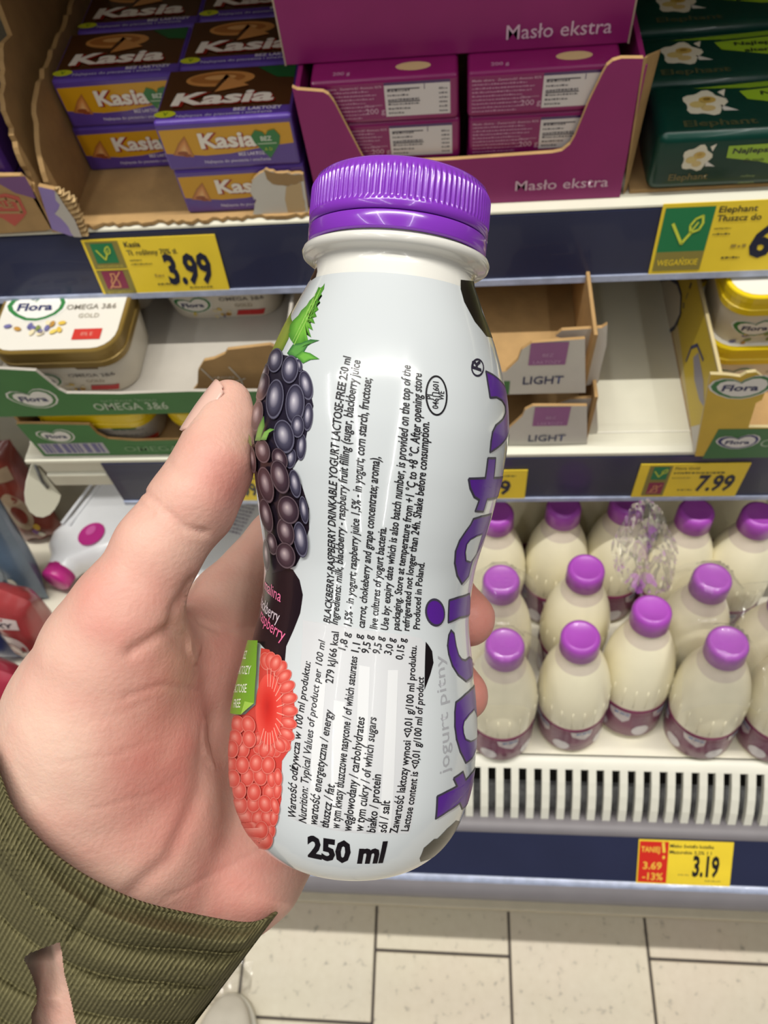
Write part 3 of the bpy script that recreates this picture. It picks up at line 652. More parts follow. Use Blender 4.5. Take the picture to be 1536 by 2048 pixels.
def make_tub(kind, label, group, w=.118, d=.088, h=.0595):
    gold = kind == 'gold'
    lid_m = mat('gold_lid', '#8c7338', .38, metal=.35, var=.06) if gold else mat('yellow_lid', '#e8c911', .35, var=.04, coat=.2)
    body_m = mat('tub_white', '#dad4c6', .45, var=.03)
    t = thing('margarine_tub', label, 'margarine tub', (0, 0, 0), group)
    mb = MB(); r = .02
    mb.loft([(0, w * .88, d * .86, r), (.002, w * .9, d * .88, r), (h - .016, w * .97, d * .97, r + .002)], body_m)
    A = Art(); hb = h - .018
    if gold:
        heart(A, -.026, .018, .017); A.text('OMEGA 3&6', .022, .022, .005, '#77716a', .042, 'C', bold=.01); A.text('GOLD', .022, .0135, .0045, '#97876a', None, 'C')
        A.poly([(.012, .002), (.038, .002), (.041, .009), (.015, .0088)], '#c02a2c', 1); A.poly([(.01, hb - .001), (.035, hb - .001), (.033, hb - .008), (.014, hb - .008)], '#6a5230', 1); flowers(A, -.012, .006, .02, 1, 5)
    else:
        heart(A, -.028, .02, .017); A.text('Roślinna do chleba', .022, .022, .0035, '#9a968e', .044, 'C'); scribble(A, .004, .044, .014, .003, '#a8a49c', 1, 4)
        A.poly([(.01, hb + .001), (.042, hb + .001), (.038, hb - .009), (.016, hb - .009)], '#2f6e3a', 1); flowers(A, -.018, .006, .024, 1, 8); A.poly([(.034, .002), (.05, .002), (.052, .008), (.036, .008)], '#c23a2c', 1)
    # the body front leans outwards
    k = (d * .97 - d * .88) / 2 / (h - .018); y0 = -d * .88 / 2
    wr = lambda u, v, n: Vector((u, y0 - k * v - n - .0002 + (max(0, abs(u) - (w * .45 - r)) ** 2) * 22, v + .002))
    mb.art(A, wr, PRINT, maxlen=.006, dl=.0002); mb.build('tub_body', t)
    mb = MB()
    mb.loft([(h - .021, w * .955, d * .955, r), (h - .0205, w * .99, d * .99, r + .003), (h - .014, w, d, r + .003), (h - .0135, w * .98, d * .98, r + .002), (h - .007, w * .985, d * .985, r + .002), (h - .0065, w, d, r + .003), (h - .001, w, d, r + .003), (h, w * .985, d * .985, r + .002)], lid_m, True, False)
    A = Art(); pts = []
    W2, D2, R2_ = w * .47, d * .46, r
    for cx, cy, a0 in ((W2 - R2_, D2 - R2_, 0), (-W2 + R2_, D2 - R2_, 90), (-W2 + R2_, -D2 + R2_, 180), (W2 - R2_, -D2 + R2_, 270)):
        for q in range(6): a = math.radians(a0 + 18 * q); pts.append((cx + R2_ * math.cos(a), cy + R2_ * math.sin(a)))
    A.poly(pts, '#dedad0' if gold else '#e4e0d4', 0); heart(A, -.026, .008, .026, 1); flowers(A, -.02, -.018, .028, 5, 3)
    A.text('OMEGA 3&6', .026, .004, .006, '#8a8478', .045, 'C', bold=.01, l=2); A.text('GOLD' if gold else 'ROŚLINNA', .026, -.006, .005, '#a39a86', None, 'C', l=2)
    A.rect(.017, -.031, .042, -.019, '#c3342a', 2); A.text('0% E', .0295, -.027, .004, '#e2a090', None, 'C', l=3); A.rect(.012, .026, .044, .036, '#5a4428', 2)
    mb.art(A, face((0, 0, h), (1, 0, 0), (0, 1, 0)), PRINT, dl=.0003); mb.build('lid', t)
    return t
GRNC = mat('green_card', '#3c7a3c', .55, var=.06)
def tray_part(mb, name, par, loc): return kid(mb, name, par, loc)
def open_tray(name, label, x0, x1, y0, y1, z, hs, front, wall_m, inner_m, floor_m, draw=None, y_draw=None, hb=None):
    loc = ((x0 + x1) / 2, (y0 + y1) / 2, z); t = thing(name, label, 'cardboard tray', loc)
    mb = MB(); mb.box((x0, y0 + .003, z + .0004), (x1, y1, z + .003), floor_m, 0); kid(mb, 'tray_floor', t, loc)
    mb = MB(); mb.extrude(front, (0, y0, z), (1, 0, 0), (0, 0, 1), .0028, wall_m, inner_m)
    if draw:
        A = Art(); draw(A); mb.art(A, face((0, y0, z), (1, 0, 0), (0, 0, 1)), PRINT, dl=.0002)
    kid(mb, 'tray_front', t, loc)
    for x, s in ((x0, 1), (x1 - .003, -1)):
        mb = MB(); mb.box((x, y0 + .0031, z + .0031), (x + .003, y1, z + hs), inner_m, .0004); kid(mb, 'tray_side_wall', t, loc)
    mb = MB(); mb.box((x0 + .0032, y1 - .003, z + .0032), (x1 - .0032, y1, z + (hb or hs)), inner_m, .0004); kid(mb, 'tray_back_wall', t, loc)
    return t
fx = lambda p, y, z: (PY(*p, y).x, PY(*p, y).z - z)
# lower flora tray
def d_low(A):
    c = fx((112, 872), .392, Z2); heart(A, c[0], c[1], .0165, 0, '#3c7a3c')
    b0 = fx((92, 908), .392, Z2); b1 = fx((205, 885), .392, Z2); A.rect(b0[0], b0[1], b1[0], b1[1], '#b9b6bd', 0)
    q = random.Random(4); x = b0[0] + .003
    while x < b1[0] - .004:
        w_ = q.uniform(.001, .006); A.rect(x, b0[1] + .002, min(x + w_, b1[0] - .003), b1[1] - .001, '#6d6c98', 1); x += w_ + q.uniform(.001, .004)
    p = fx((252, 902), .392, Z2); A.text('OMEGA 3&6', p[0], p[1], .0085, '#6f9a68', .085, bold=.01)
low_front = [(-.404, .0005), (-.14, .0005), (-.14, .026)] + [fx(p, .392, Z2) for p in [(270, 882), (215, 878), (195, 868), (178, 850)]] + [(-.392, .054), (-.404, .054)]
open_tray('flora_tray', 'lower green card tray with a barcode, yellow lidded tubs inside', -.404, -.14, .392, .60, Z2, .0649, low_front, GRNC, KRAFT, KRAFT, d_low)
tb = make_tub('yellow', 'yellow lidded tub at the left in the lower green tray', 'yellow lidded tubs in the lower green tray', h=.0525); tb.location = (-.338, .4425, Z2 + .0032)
dup(tb, (-.2115, .4425, Z2 + .0032), 'yellow lidded tub at the right in the lower green tray, behind the thumb')
# upper flora tray
ZU = Z2 + .0032 + .0528 + .0005 + .0095
ZU = .9835
def d_up(A):
    c = fx((66, 797), .3915, ZU); heart(A, c[0], c[1], .0205, 0, '#3c7a3c')
    p = fx((192, 820), .3915, ZU); A.text('OMEGA 3&6', p[0], p[1], .0102, '#b9c8b0', .0675, bold=.01)
    p = fx((204, 804), .3915, ZU); A.text('NATURALNE ŹRÓDŁO', p[0], p[1], .0034, '#8fae88', .05)
up_front = [(-.43, .0005), (-.14, .0005), (-.14, .028)] + [fx(p, .3915, ZU) for p in [(379, 783), (240, 788), (133, 787), (117, 779), (71, 742), (0, 738)]] + [(-.43, fx((0, 738), .3915, ZU)[1])]
# stands on the tubs below: carried by its own floor at their lids
for o_ in [tb]: pass
ut = open_tray('flora_tray', 'upper green card tray reading OMEGA, with one gold lidded tub at its left', -.43, -.14, .3915, .62, ZU, .05, up_front, GRNC, mat('grey_liner', '#b4aea4', .7), mat('grey_liner', '#b4aea4', .7), d_up)
kf = [PY(*p, .4045) for p in [(378, 792), (395, 770), (396, 742), (408, 722), (428, 718), (450, 708), (455, 700), (540, 690), (560, 700), (560, 810), (400, 824)]]
uo = (-.285, .505, ZU); mb = MB(); mb.extrude([(p.x, p.z - ZU) for p in kf], (0, .4045, ZU), (1, 0, 0), (0, 0, 1), .003, KRAFT)
A = Art(); A.line([(p.x, p.z - ZU) for p in [PY(*q, .4045) for q in [(402, 736), (440, 772), (490, 756)]]], .0012, '#d8d2c4', 1); A.line([(p.x, p.z - ZU) for p in [PY(*q, .4045) for q in [(458, 733), (482, 758), (492, 790)]]], .0012, '#d8d2c4', 1)
q = PY(428, 757, .4045); A.text('OTWÓRZ', q.x, q.z - ZU, .003, '#d8d2c4', None)
mb.art(A, face((0, .4045, ZU), (1, 0, 0), (0, 0, 1)), PRINT, dl=.0003); kid(mb, 'inner_flap', ut, ((-.43 - .14) / 2, (.3915 + .62) / 2, ZU))
tg = make_tub('gold', 'gold lidded tub at the left front of the upper green tray', 'gold lidded tubs in the upper green tray'); tg.location = (-.3405, .4545, ZU + .0032)
dup(tg, (-.2175, .5405, ZU + .0032), 'gold lidded tub set back at the right in the upper green tray'); dup(tg, (-.346, .551, ZU + .0032), 'gold lidded tub behind the front one in the upper green tray')
# LIGHT trays
def d_light(z, y, tx, sq):
    def f(A):
        A.rect(-.039, .001, fx(sq[2], y, z)[0], .0185, '#3c7a3c', 0)
        p = fx(tx[0], y, z); q = fx(tx[1], y, z); A.text('LIGHT', p[0], p[1], .0102, '#2c3560', q[0] - p[0], bold=.012, l=2)
        a = fx(sq[0], y, z); b = fx(sq[1], y, z); A.rect(a[0], b[1], b[0], a[1], '#a2659c', 2); A.text('BEZ', (a[0] + b[0]) / 2, (a[1] + b[1]) / 2 - .003, .0038, '#d0a8cc', None, 'C', l=3); A.text('LAKTOZY', (a[0] + b[0]) / 2, b[1] + .002, .0038, '#d0a8cc', .022, 'C', l=3)
    return f
y_ = .3965; ZL = PY(1175, 786, .4035).z
f1 = [(-.04, .0005)] + [fx(p, y_, Z2) for p in [(1173, 893), (1174, 812)]] + [fx(p, y_, Z2) for p in [(1066, 812), (1050, 820), (1045, 832), (1030, 846), (1016, 858)]] + [(-.04, .0195)]
f1[1] = (f1[1][0], .0005)
open_tray('light_tray', 'lower white card tray reading LIGHT, stacked under its twin', -.04, f1[1][0], y_, .60, Z2, ZL - Z2 - .0005, f1, WHITEC, KRAFT, KRAFT, d_light(Z2, y_, [(1056, 882), (1129, 882)], [(1070, 814), (1134, 850), (1016, 890)]))
ZL = Z2 + .0562; y_ = .4035; ZL = PY(1175, 786, y_).z
f2 = [(-.04, .0005)] + [fx(p, y_, ZL) for p in [(1171, 786), (1170, 678)]] + [fx(p, y_, ZL) for p in [(1064, 686), (1043, 700), (1036, 720), (1012, 743)]] + [(-.04, .020)]
f2[1] = (f2[1][0], .0005)
lt = open_tray('light_tray', 'upper white card tray reading LIGHT, empty with brown inner walls', -.04, f2[1][0], y_, .64, ZL, .068, f2, WHITEC, KRAFT, KRAFT, d_light(ZL, y_, [(1045, 768), (1125, 766)], [(1062, 685), (1130, 728), (1018, 786)]), hb=.10)
lo = ((-.04 + f2[1][0]) / 2, (y_ + .64) / 2, ZL)
mb = MB(); wv = [PY(*p, .418) for p in [(1160, 774), (1196, 766), (1202, 735), (1213, 692), (1215, 649), (1204, 656), (1160, 659), (1124, 661), (1110, 672), (1160, 690)]]
mb.extrude([(p.x, p.z - ZL) for p in wv], (0, .418, ZL), (1, 0, 0), (0, 0, 1), .003, WHITEC, KRAFT); kid(mb, 'torn_corner_flap', lt, lo)
mb = MB(); wv = [PY(*p, .408) for p in [(1160, 890), (1190, 884), (1196, 858), (1193, 796), (1140, 799), (1112, 808), (1160, 815)]]
mb.extrude([(p.x, p.z - Z2) for p in wv], (0, .408, Z2), (1, 0, 0), (0, 0, 1), .003, WHITEC, KRAFT); q_ = [o for o in bpy.data.objects if o.name.startswith('light_tray')][0]
kid(mb, 'torn_corner_flap', q_, q_.location)
dup(tg, (.02, .593, ZL + .0032), 'gold lidded tub alone at the dark back of the upper LIGHT tray')
# yellow tray at the right edge
YC = mat('yellow_card', '#d6b43a', .55, var=.06)
yy = .3815
def d_yel(A):
    A.poly([fx(p, yy, Z2) for p in [(1404, 917), (1437, 858), (1640, 856), (1660, 912)]], '#33743a', 0)
    c = fx((1474, 883), yy, Z2); heart(A, c[0], c[1], .0165, 1, '#27306e'); p = fx((1516, 893), yy, Z2); A.text('OMEGA', p[0], p[1], .012, '#a9c0a4', None, l=1)
    c = fx((1480, 774), yy, Z2); heart(A, c[0], c[1], .0222, 1, '#2f7a3c')
fr = [fx(p, yy, Z2) for p in [(1388, 917), (1700, 908)]]
fr = [(fr[0][0], .0005), (.34, .0005), (.34, .040)] + [fx(p, yy, Z2) for p in [(1497, 855), (1512, 806), (1524, 800), (1532, 780), (1528, 757), (1512, 744), (1494, 746), (1480, 754), (1466, 752), (1448, 750), (1421, 749)]]
yt = open_tray('yellow_tray', 'yellow card tray with a green foot at the right edge, yellow lidded tubs inside', fr[0][0], .34, yy, .62, Z2, .086, fr, YC, mat('yellow_liner', '#c8b88a', .7), KRAFT, d_yel)
A = Art(); sx = fr[0][0]
ss = lambda p: (-(PX(*p, sx).y), PX(*p, sx).z - Z2)
mb = MB()
A.poly([(-.384, .002), (-.384, .084), (-.61, .084), (-.61, .03), (-.50, .02), (-.45, .012)], '#c9b02e', 0)
hx = [ss(p) for p in [(1312, 575), (1318, 560), (1340, 556), (1356, 566), (1364, 590), (1362, 630), (1350, 655), (1334, 668), (1318, 655), (1311, 625)]]
A.poly(hx, '#c9c3b4', 1); A.line(hx, .004, '#23294e', 2, True)
for k, ch in enumerate('Flora'): A.text(ch, -.52 + .0 * k, .066 - .011 * k, .008, '#23294e', None, 'C', .02, l=3)
A.line([ss(p) for p in [(1374, 722), (1384, 695), (1396, 690), (1408, 720)]], .003, '#3a3f70', 2); A.poly([ss(p) for p in [(1388, 715), (1398, 705), (1408, 760), (1410, 815), (1400, 800), (1390, 760)]], '#8d8a9a', 1)
A.poly([(-.3835, .002), (-.3835, .050), (-.41, .006)], '#c4c0ba', 3)
mb.art(A, face((sx - .0002, 0, Z2), (0, -1, 0), (0, 0, 1)), PRINT, dl=.0002)
kid(mb, 'side_print', yt, ((fr[0][0] + .34) / 2, (yy + .62) / 2, Z2))
t3 = make_tub('yellow', 'yellow lidded tub on top of the stack in the yellow tray', 'yellow lidded tubs in the yellow tray'); t3.location = (sx + .0655, .4955, Z2 + .0032 + .0597)
dup(t3, (sx + .0655, .4945, Z2 + .0032), 'lower yellow lidded tub of the stack in the yellow tray')
b_ = MB(); b_.box((XL, .4085, .9182), (XR, .4098, .9192), mat('highlight_white', '#efece0', .4), 0); cpart(b_, 'liner_edge')  # thin step of the shelf liner, its edge highlight painted in as white
# ------------------------------------------------------------------ milk bottles on the sloping deck
DT = math.radians(10); DNRM = Vector((0, math.sin(DT), math.cos(DT)))
MILK = mat('milk_plastic', '#f2ebcf', .32, var=.04, vscale=30, coat=.3)
NECK = mat('milk_neck', '#ded2c2', .32, var=.03, coat=.3)
CAPV = mat('violet_cap', '#aa4cba', .35, var=.05, coat=.15)
MB_H = .193
def milk_bottle(label, ang=0):
    t = thing('milk_bottle', label, 'milk bottle', (0, 0, 0), 'milk bottles with violet caps on the bottom deck')
    mb = MB(); Q = lambda L: [(z, r * .935) for z, r in L]
    mb.lathe(Q([(0, 0), (0, .029), (.002, .033), (.006, .0355), (.012, .0365), (.030, .037), (.056, .037), (.064, .0382), (.075, .0392), (.088, .0388), (.102, .0380), (.116, .0358), (.128, .0330), (.138, .0296), (.147, .0258), (.152, .0232)]), MILK, 48)
    mb.lathe([(.152, .0232 * .935), (.156, .0202), (.159, .0189), (.164, .0175), (.172, .0165)], NECK, 48)
    for k in range(20):   # ribs of the shoulder
        a = 2 * math.pi * k / 20
        mb.tube([(.935 * r_ * math.sin(a), -.935 * r_ * math.cos(a), z) for z, r_ in ((.070, .0388), (.080, .0390), (.090, .0385), (.100, .0381))], .0006, MILK, 5)
    mb.build('bottle_body', t)
    lb = MB(); lb.lathe(Q([(.008, .0366), (.009, .0374), (.030, .0378), (.056, .0378), (.062, .0386), (.0625, .0378)]), mat('milk_label', '#7a2a54', .4, var=.08, coat=.2), 48)
    A = Art(); R = .0355
    for k in range(5):
        c = -math.pi * R + k * 2 * math.pi * R / 5
        A.poly([(c, .0575), (c + .022, .0575), (c + .022, .043), (c + .016, .036), (c + .008, .041), (c + .002, .046)], '#cfc3c4', 0)
        A.ell(c + .036, .022, .009, .010, '#d5cdd0', 0); A.text('MLEKO', c + .0135, .050, .006, '#3f6fb0', .015, 'C', bold=.02, l=1)
        for j in range(5): scribble(A, c + .025, c + .044, .048 - .004 * j, .0016, '#a87a94', 1, j + k)
    fn = lambda u, v, n: Vector(((.0354 + n + .0006 * (v > .05)) * math.sin(u / R), -(.0354 + n + .0006 * (v > .05)) * math.cos(u / R), v))
    lb.art(A, fn, PRINTG, maxlen=.006, dl=.0003); lb.build('label', t)
    cp = MB(); n = 60; pr = [(.169, .0178), (.1695, .0186), (.186, .0183), (.1895, .0172), (.1910, .0150), (.1912, .0138), (.1905, .0130), (.1905, 0)]
    cp.lathe(pr, CAPV, 48)
    cp.build('cap', t)
    return t
def on_deck(px, py):
    r = Vector(ray(px, py)); o = Vector((0, .175, .65)); return CAM_LOC + r * ((o - CAM_LOC).dot(DNRM) / r.dot(DNRM))
def frame(base, up, spin=0):
    z = up.normalized(); x = Vector((1, 0, 0)); x = (x - z * x.dot(z)).normalized(); y = z.cross(x)
    M = Matrix(((x.x, y.x, z.x, base.x), (x.y, y.y, z.y, base.y), (x.z, y.z, z.z, base.z), (0, 0, 0, 1)))
    return M @ Matrix.Rotation(spin, 4, 'Z')
def cap_ray_up(base, c, H):
    r = Vector(ray(*c)).normalized(); q = base - CAM_LOC; tc = q.dot(r); d2 = q.length_squared - tc * tc
    s = math.sqrt(max(0, H * H - d2)); cand = [CAM_LOC + r * (tc - s), CAM_LOC + r * (tc + s)]
    return max(cand, key=lambda p: (p - base).normalized().dot(DNRM)) - base
front = [((1137, 1447), (1162, 1268), 'front row milk bottle with a bare violet cap and blue word on its label', .5),
         ((1252, 1422), (1306, 1214), 'milk bottle leaning right in the middle, its lower label plain and striped', 2.3),
         ((1392, 1462), (1458, 1280), 'film wrapped milk bottle at the front right with glints on its cap', 1.1),
         ((998, 1466), (1010, 1283), 'front milk bottle beside the fingertips of the holding hand', 3.0),
         ((1535, 1470), (1625, 1285), 'front row milk bottle cut by the right picture edge, dark label showing', .2)]
mk = None; CAPS = []
for b0, c0, lb, sp in front:
    B = on_deck(*b0); up = cap_ray_up(B, c0, MB_H)
    if mk is None: mk = milk_bottle(lb); mk.matrix_world = frame(B, up, sp)
    else: dup(mk, None, lb, mtx=frame(B, up, sp))
    CAPS.append((B, up.normalized()))
rows = [((1003, 1153), 'second row milk bottle just above the upper fingertip'), ((1174, 1132), 'second row milk bottle with pale streaks on its violet cap'),
        ((1428, 1150), 'second row milk bottle with a film creased cap at the right'), ((1592, 1190), 'second row milk bottle cut by the right picture edge'),
        ((995, 1043), 'shaded third row milk bottle nearest the held bottle'), ((1132, 1030), 'shaded third row milk bottle, second from the held bottle'),
        ((1262, 1020), 'shaded third row milk bottle behind the crumpled film'), ((1402, 1040), 'shaded third row milk bottle with film glints below its cap'),
        ((1532, 1048), 'shaded third row milk bottle cut by the right picture edge')]
for k, (c0, lb) in enumerate(rows):
    r = Vector(ray(*c0)); up = (DNRM + Vector((0, .02, 0))).normalized(); o = Vector((0, .175, .65)) + DNRM * MB_H
    C = CAM_LOC + r * ((o - CAM_LOC).dot(DNRM) / r.dot(DNRM)); B = C - up * MB_H; B += Vector((0, .016 if 'third row' in lb else 0, 0)); B += DNRM * ((Vector((0, .175, .65)) - B).dot(DNRM))
    dup(mk, None, lb, mtx=frame(B, up, .8 * k)); CAPS.append((B, up))
B3 = CAPS[-4][0]
for k in range(5):
    B = Vector((-.002 + .0825 * k, B3.y + .083, 0)); B.z = deckz(B.y)
    dup(mk, None, ['dark fourth row milk bottle under the middle shelf, nearest the held bottle', 'dark fourth row milk bottle between two violet caps', 'dark fourth row milk bottle behind the crumpled film', 'dark fourth row milk bottle in the middle right under the shelf', 'dark fourth row milk bottle at the far right under the shelf'][k], mtx=frame(B, DNRM, k))
# shrink film
fm = bpy.data.materials.new('clear_film'); fm.use_nodes = True; nt = fm.node_tree; nt.nodes.remove(nt.nodes['Principled BSDF'])
tr = nt.nodes.new('ShaderNodeBsdfTransparent'); gl = nt.nodes.new('ShaderNodeBsdfGlossy'); gl.inputs['Roughness'].default_value = .09; mxs = nt.nodes.new('ShaderNodeMixShader')
fr_ = nt.nodes.new('ShaderNodeFresnel'); fr_.inputs[0].default_value = 1.45; mu = nt.nodes.new('ShaderNodeMath'); mu.operation = 'MULTIPLY_ADD'; mu.inputs[1].default_value = .55; mu.inputs[2].default_value = .035
nt.links.new(fr_.outputs[0], mu.inputs[0]); nt.links.new(mu.outputs[0], mxs.inputs[0]); nt.links.new(tr.outputs[0], mxs.inputs[1]); nt.links.new(gl.outputs[0], mxs.inputs[2]); df = nt.nodes.new('ShaderNodeBsdfDiffuse'); df.inputs[0].default_value = (.9, .9, .9, 1); mx2 = nt.nodes.new('ShaderNodeMixShader'); mx2.inputs[0].default_value = .035
nt.links.new(mxs.outputs[0], mx2.inputs[1]); nt.links.new(df.outputs[0], mx2.inputs[2]); nt.links.new(mx2.outputs[0], nt.nodes['Material Output'].inputs[0])
from mathutils import noise
EX = Vector((1, 0, 0)); EY = DNRM.cross(EX)
def drape(idx, label, pad=.036, amp=.0022):
    """film pulled over the caps of a few bottles and down their outer sides"""
    O = Vector((0, .175, .65)); bs = [(CAPS[i][0] - O, CAPS[i][1]) for i in idx]
    cx = [(b.dot(EX) + u.dot(EX) * MB_H, b.dot(EY) + u.dot(EY) * MB_H, b.dot(EX), b.dot(EY)) for b, u in bs]
    x0 = min(min(c[0], c[2]) for c in cx) - pad; x1 = max(max(c[0], c[2]) for c in cx) + pad; y0 = min(min(c[1], c[3]) for c in cx) - pad; y1 = max(max(c[1], c[3]) for c in cx) + pad
    st = .0028; nx = int((x1 - x0) / st); ny = int((y1 - y0) / st); vs = []; ok = {}
    for j in range(ny + 1):
        for i in range(nx + 1):
            x = x0 + i * st; y = y0 + j * st; h = -1
            for a, b, c, d in cx:
                r = math.hypot(x - a, y - b); rb = math.hypot(x - c, y - d)
                z = MB_H + .0012 if r < .0188 else MB_H - .004 - (r - .0188) * 1.55
                h = max(h, z)
            h += amp * (noise.noise(Vector((x * 95, y * 40, 1))) + .8 * noise.noise(Vector((x * 160 + y * 90, y * 170, 4)))) * (1 if h < MB_H - .003 else .35)
            vs.append(O + EX * x + EY * y + DNRM * max(h, .055)); ok[(i, j)] = h > .075
    fs = [(j * (nx + 1) + i, j * (nx + 1) + i + 1, (j + 1) * (nx + 1) + i + 1, (j + 1) * (nx + 1) + i) for j in range(ny) for i in range(nx) if ok[(i, j)] and ok[(i + 1, j)] and ok[(i, j + 1)] and ok[(i + 1, j + 1)]]
    mb = MB(); mb.add(vs, fs, fm); tag(mb.build('shrink_film'), label, 'plastic film', 'clear films over the milk bottles')
drape([3, 5], 'clear film stretched over the two milk bottles beside the fingertips')
drape([2, 4, 7, 8], 'clear film stretched over the milk bottles at the front right')
# crumpled loose end of film between the third row caps
mb = MB(); vs = []; fs = []; NU, NV = 56, 46; c0 = on_deck(1250, 1190)
for j in range(NV + 1):
    for i in range(NU + 1):
        u = i / NU; v = j / NV; px = 1222 + 135 * u + 30 * (v - .5) * (u - .3); py = 1018 + 190 * v - 22 * math.sin(math.pi * u)
        d = .64 + .055 * v + .010 * math.sin(9 * u + 3 * v) + .008 * noise.noise(Vector((u * 6, v * 6, 2))) + .0035 * noise.noise(Vector((u * 17, v * 13, 5)))
        vs.append(W(px, py, d))
for j in range(NV):
    for i in range(NU):
        a, b_ = (i / NU - .5) * 2, (j / NV - .5) * 2
        if a * a + b_ * b_ + .35 * noise.noise(Vector((a * 2, b_ * 2, 9))) < .95: fs.append((j * (NU + 1) + i, j * (NU + 1) + i + 1, (j + 1) * (NU + 1) + i + 1, (j + 1) * (NU + 1) + i))
mb.add(vs, fs, fm); tag(mb.build('crumpled_film'), 'crumpled loose end of clear film among the violet caps', 'plastic film')

# ------------------------------------------------------------------ left end of the deck
WJ = mat('white_jug', '#f1f3f7', .3, var=.02, coat=.3); PINK = mat('pink_cap', '#c9308e', .35, var=.05, coat=.2)
def flagon(label):
    t = thing('white_flagon', label, 'flagon', (0, 0, 0), 'white flagons lying at the left of the deck')
    b = bmesh.new(); bmesh.ops.create_grid(b, x_segments=1, y_segments=1, size=1); b.free()
    mb = MB()   # lies along local Y, spout at -Y
    secs = [(-.012, .040, .036, .016), (0, .046, .040, .018), (.012, .085, .050, .022), (.03, .116, .056, .025), (.06, .124, .060, .026), (.20, .124, .060, .026), (.225, .12, .056, .025), (.232, .10, .045, .02)]
    tmp = MB(); tmp.loft(secs, WJ)
    sh = lambda z: -.030 * max(0, 1 - max(0, z) / .05)
    mb.add([(p[0] + sh(p[2]), p[2], p[1] + .031) for p in tmp.v], [f[::-1] for f in tmp.f], WJ)
    for off in (.040, .052):
        mb.tube([(-off, .04 + .0, .0615), (-off, .12, .0622), (-off, .2, .0615)], .0022, WJ, 8)
    mb.tube([(-.05, .205, .0605), (0, .21, .0615), (.05, .205, .0605)], .0028, WJ, 8)
    A = Art(); A.ell(-.002, .036, .017, .019, '#c22f8c', 0); A.ell(-.006, .041, .006, .008, '#d763ad', 1)
    for k in range(12): scribble(A, .012, .05, .10 + .006 * k, .003, '#9a93a8', 1, k)
    A.poly([(.01, .18), (.035, .186), (.02, .195)], '#6f9a52', 1)
    mb.art(A, face((0, 0, .0612), (1, 0, 0), (0, 1, 0)), PRINT, dl=.0004)
    mb.build('flagon_body', t)
    cp = MB(); cp.lathe([(0, 0), (0, .017), (.001, .0188), (.019, .0188), (.0205, .0178), (.021, 0)], PINK, 40, True, Matrix.Translation((-.030, -.009, .031)) @ Matrix.Rotation(math.radians(90), 4, 'X'))
    for k in range(40):
        a = 2 * math.pi * k / 40; cp.tube([(-.030 + .0188 * math.cos(a), -.012, .031 + .0188 * math.sin(a)), (-.030 + .0188 * math.cos(a), -.027, .031 + .0188 * math.sin(a))], .0006, PINK, 4)
    cp.build('pink_cap', t)
    return t
c0 = on_deck(128, 1190); d0 = on_deck(262, 1003)
YV = (d0 - c0).normalized(); XV = YV.cross(DNRM).normalized()
FM = Matrix(((XV.x, YV.x, DNRM.x, 0), (XV.y, YV.y, DNRM.y, 0), (XV.z, YV.z, DNRM.z, 0), (0, 0, 0, 1)))
fl = flagon('white plastic flagon with a pink cap lying beside the thumb'); fl.matrix_world = Matrix.Translation(c0 + XV * .030 + YV * .03 + DNRM * .0005) @ FM
dup(fl, None, 'second white flagon, seen in the gap between thumb and held bottle', mtx=Matrix.Translation(c0 + XV * .172 + YV * .02 + DNRM * .0005) @ FM)
# pouches beyond the shelf end
def pouch(label, c, wd, ht, colr, colr2, tilt=.5, spin=0, seed=1, txt=None):
    NU, NV = 26, 34; vs = []; fs = []; mb = MB(); th = .028
    f = lambda u, v: th * (max(0, 1 - abs(2 * u - 1) ** 2.2) ** .6) * (max(0, 1 - abs(2 * v - 1) ** 3) ** .6) + .003 * noise.noise(Vector((u * 5 + seed, v * 5, seed)))
    for s in (1, -1):
        for j in range(NV + 1):
            for i in range(NU + 1):
                u = i / NU; v = j / NV; vs.append(((u - .5) * wd, -s * f(u, v) if 0 < i < NU and 0 < j < NV else 0, v * ht))
    n = (NU + 1) * (NV + 1)
    for j in range(NV):
        for i in range(NU):
            q = (j * (NU + 1) + i, j * (NU + 1) + i + 1, (j + 1) * (NU + 1) + i + 1, (j + 1) * (NU + 1) + i); fs.append(q); fs.append(tuple(k + n for k in q[::-1]))
    mb.add(vs, fs, mat('pouch_' + colr.lstrip('#'), colr, .3, var=.25, vscale=25, bump=.3, bscale=40, coat=.3))
    A = Art(); q = random.Random(seed)
    A.rect(-.3 * wd, .72 * ht, .3 * wd, .84 * ht, colr2, 0); A.ell(0, .42 * ht, .26 * wd, .2 * ht, colr2, 0); A.ell(.02 * wd, .4 * ht, .14 * wd, .1 * ht, colr, 1)
    for k in range(3): A.ell(q.uniform(-.3, .3) * wd, q.uniform(.12, .25) * ht, .06 * wd, .04 * ht, q.choice(['#d8d2c0', '#c8a03a', '#7a3a8c']), 1)
    if txt: A.text(txt, 0, .75 * ht, .05 * ht, '#3a3440', .45 * wd, 'C', bold=.03, l=1)
    mb.art(A, lambda u, v, n: Vector((u, -f(u / wd + .5, v / ht) - n, v)), PRINTG, maxlen=.012, dl=.0006)
    o = mb.build('snack_pouch'); o.matrix_world = Matrix.Translation(c) @ Matrix.Rotation(spin, 4, 'Z') @ Matrix.Rotation(-tilt, 4, 'X')
    tag(o, label, 'pouch', 'pouches left of the shelf end')
def dk(x, y, h=.0): return Vector((x, y, deckz(y) + h))
pouch('tall red pouch behind the left end of the middle shelf', dk(-.70, .50), .20, .29, '#8c2f26', '#b05a4a', .2, -.15, 1)
pouch('pale blue pouch below the white shelf bracket', on_deck(46, 1185), .085, .23, '#5f7388', '#8493a2', .25, -.25, 2)
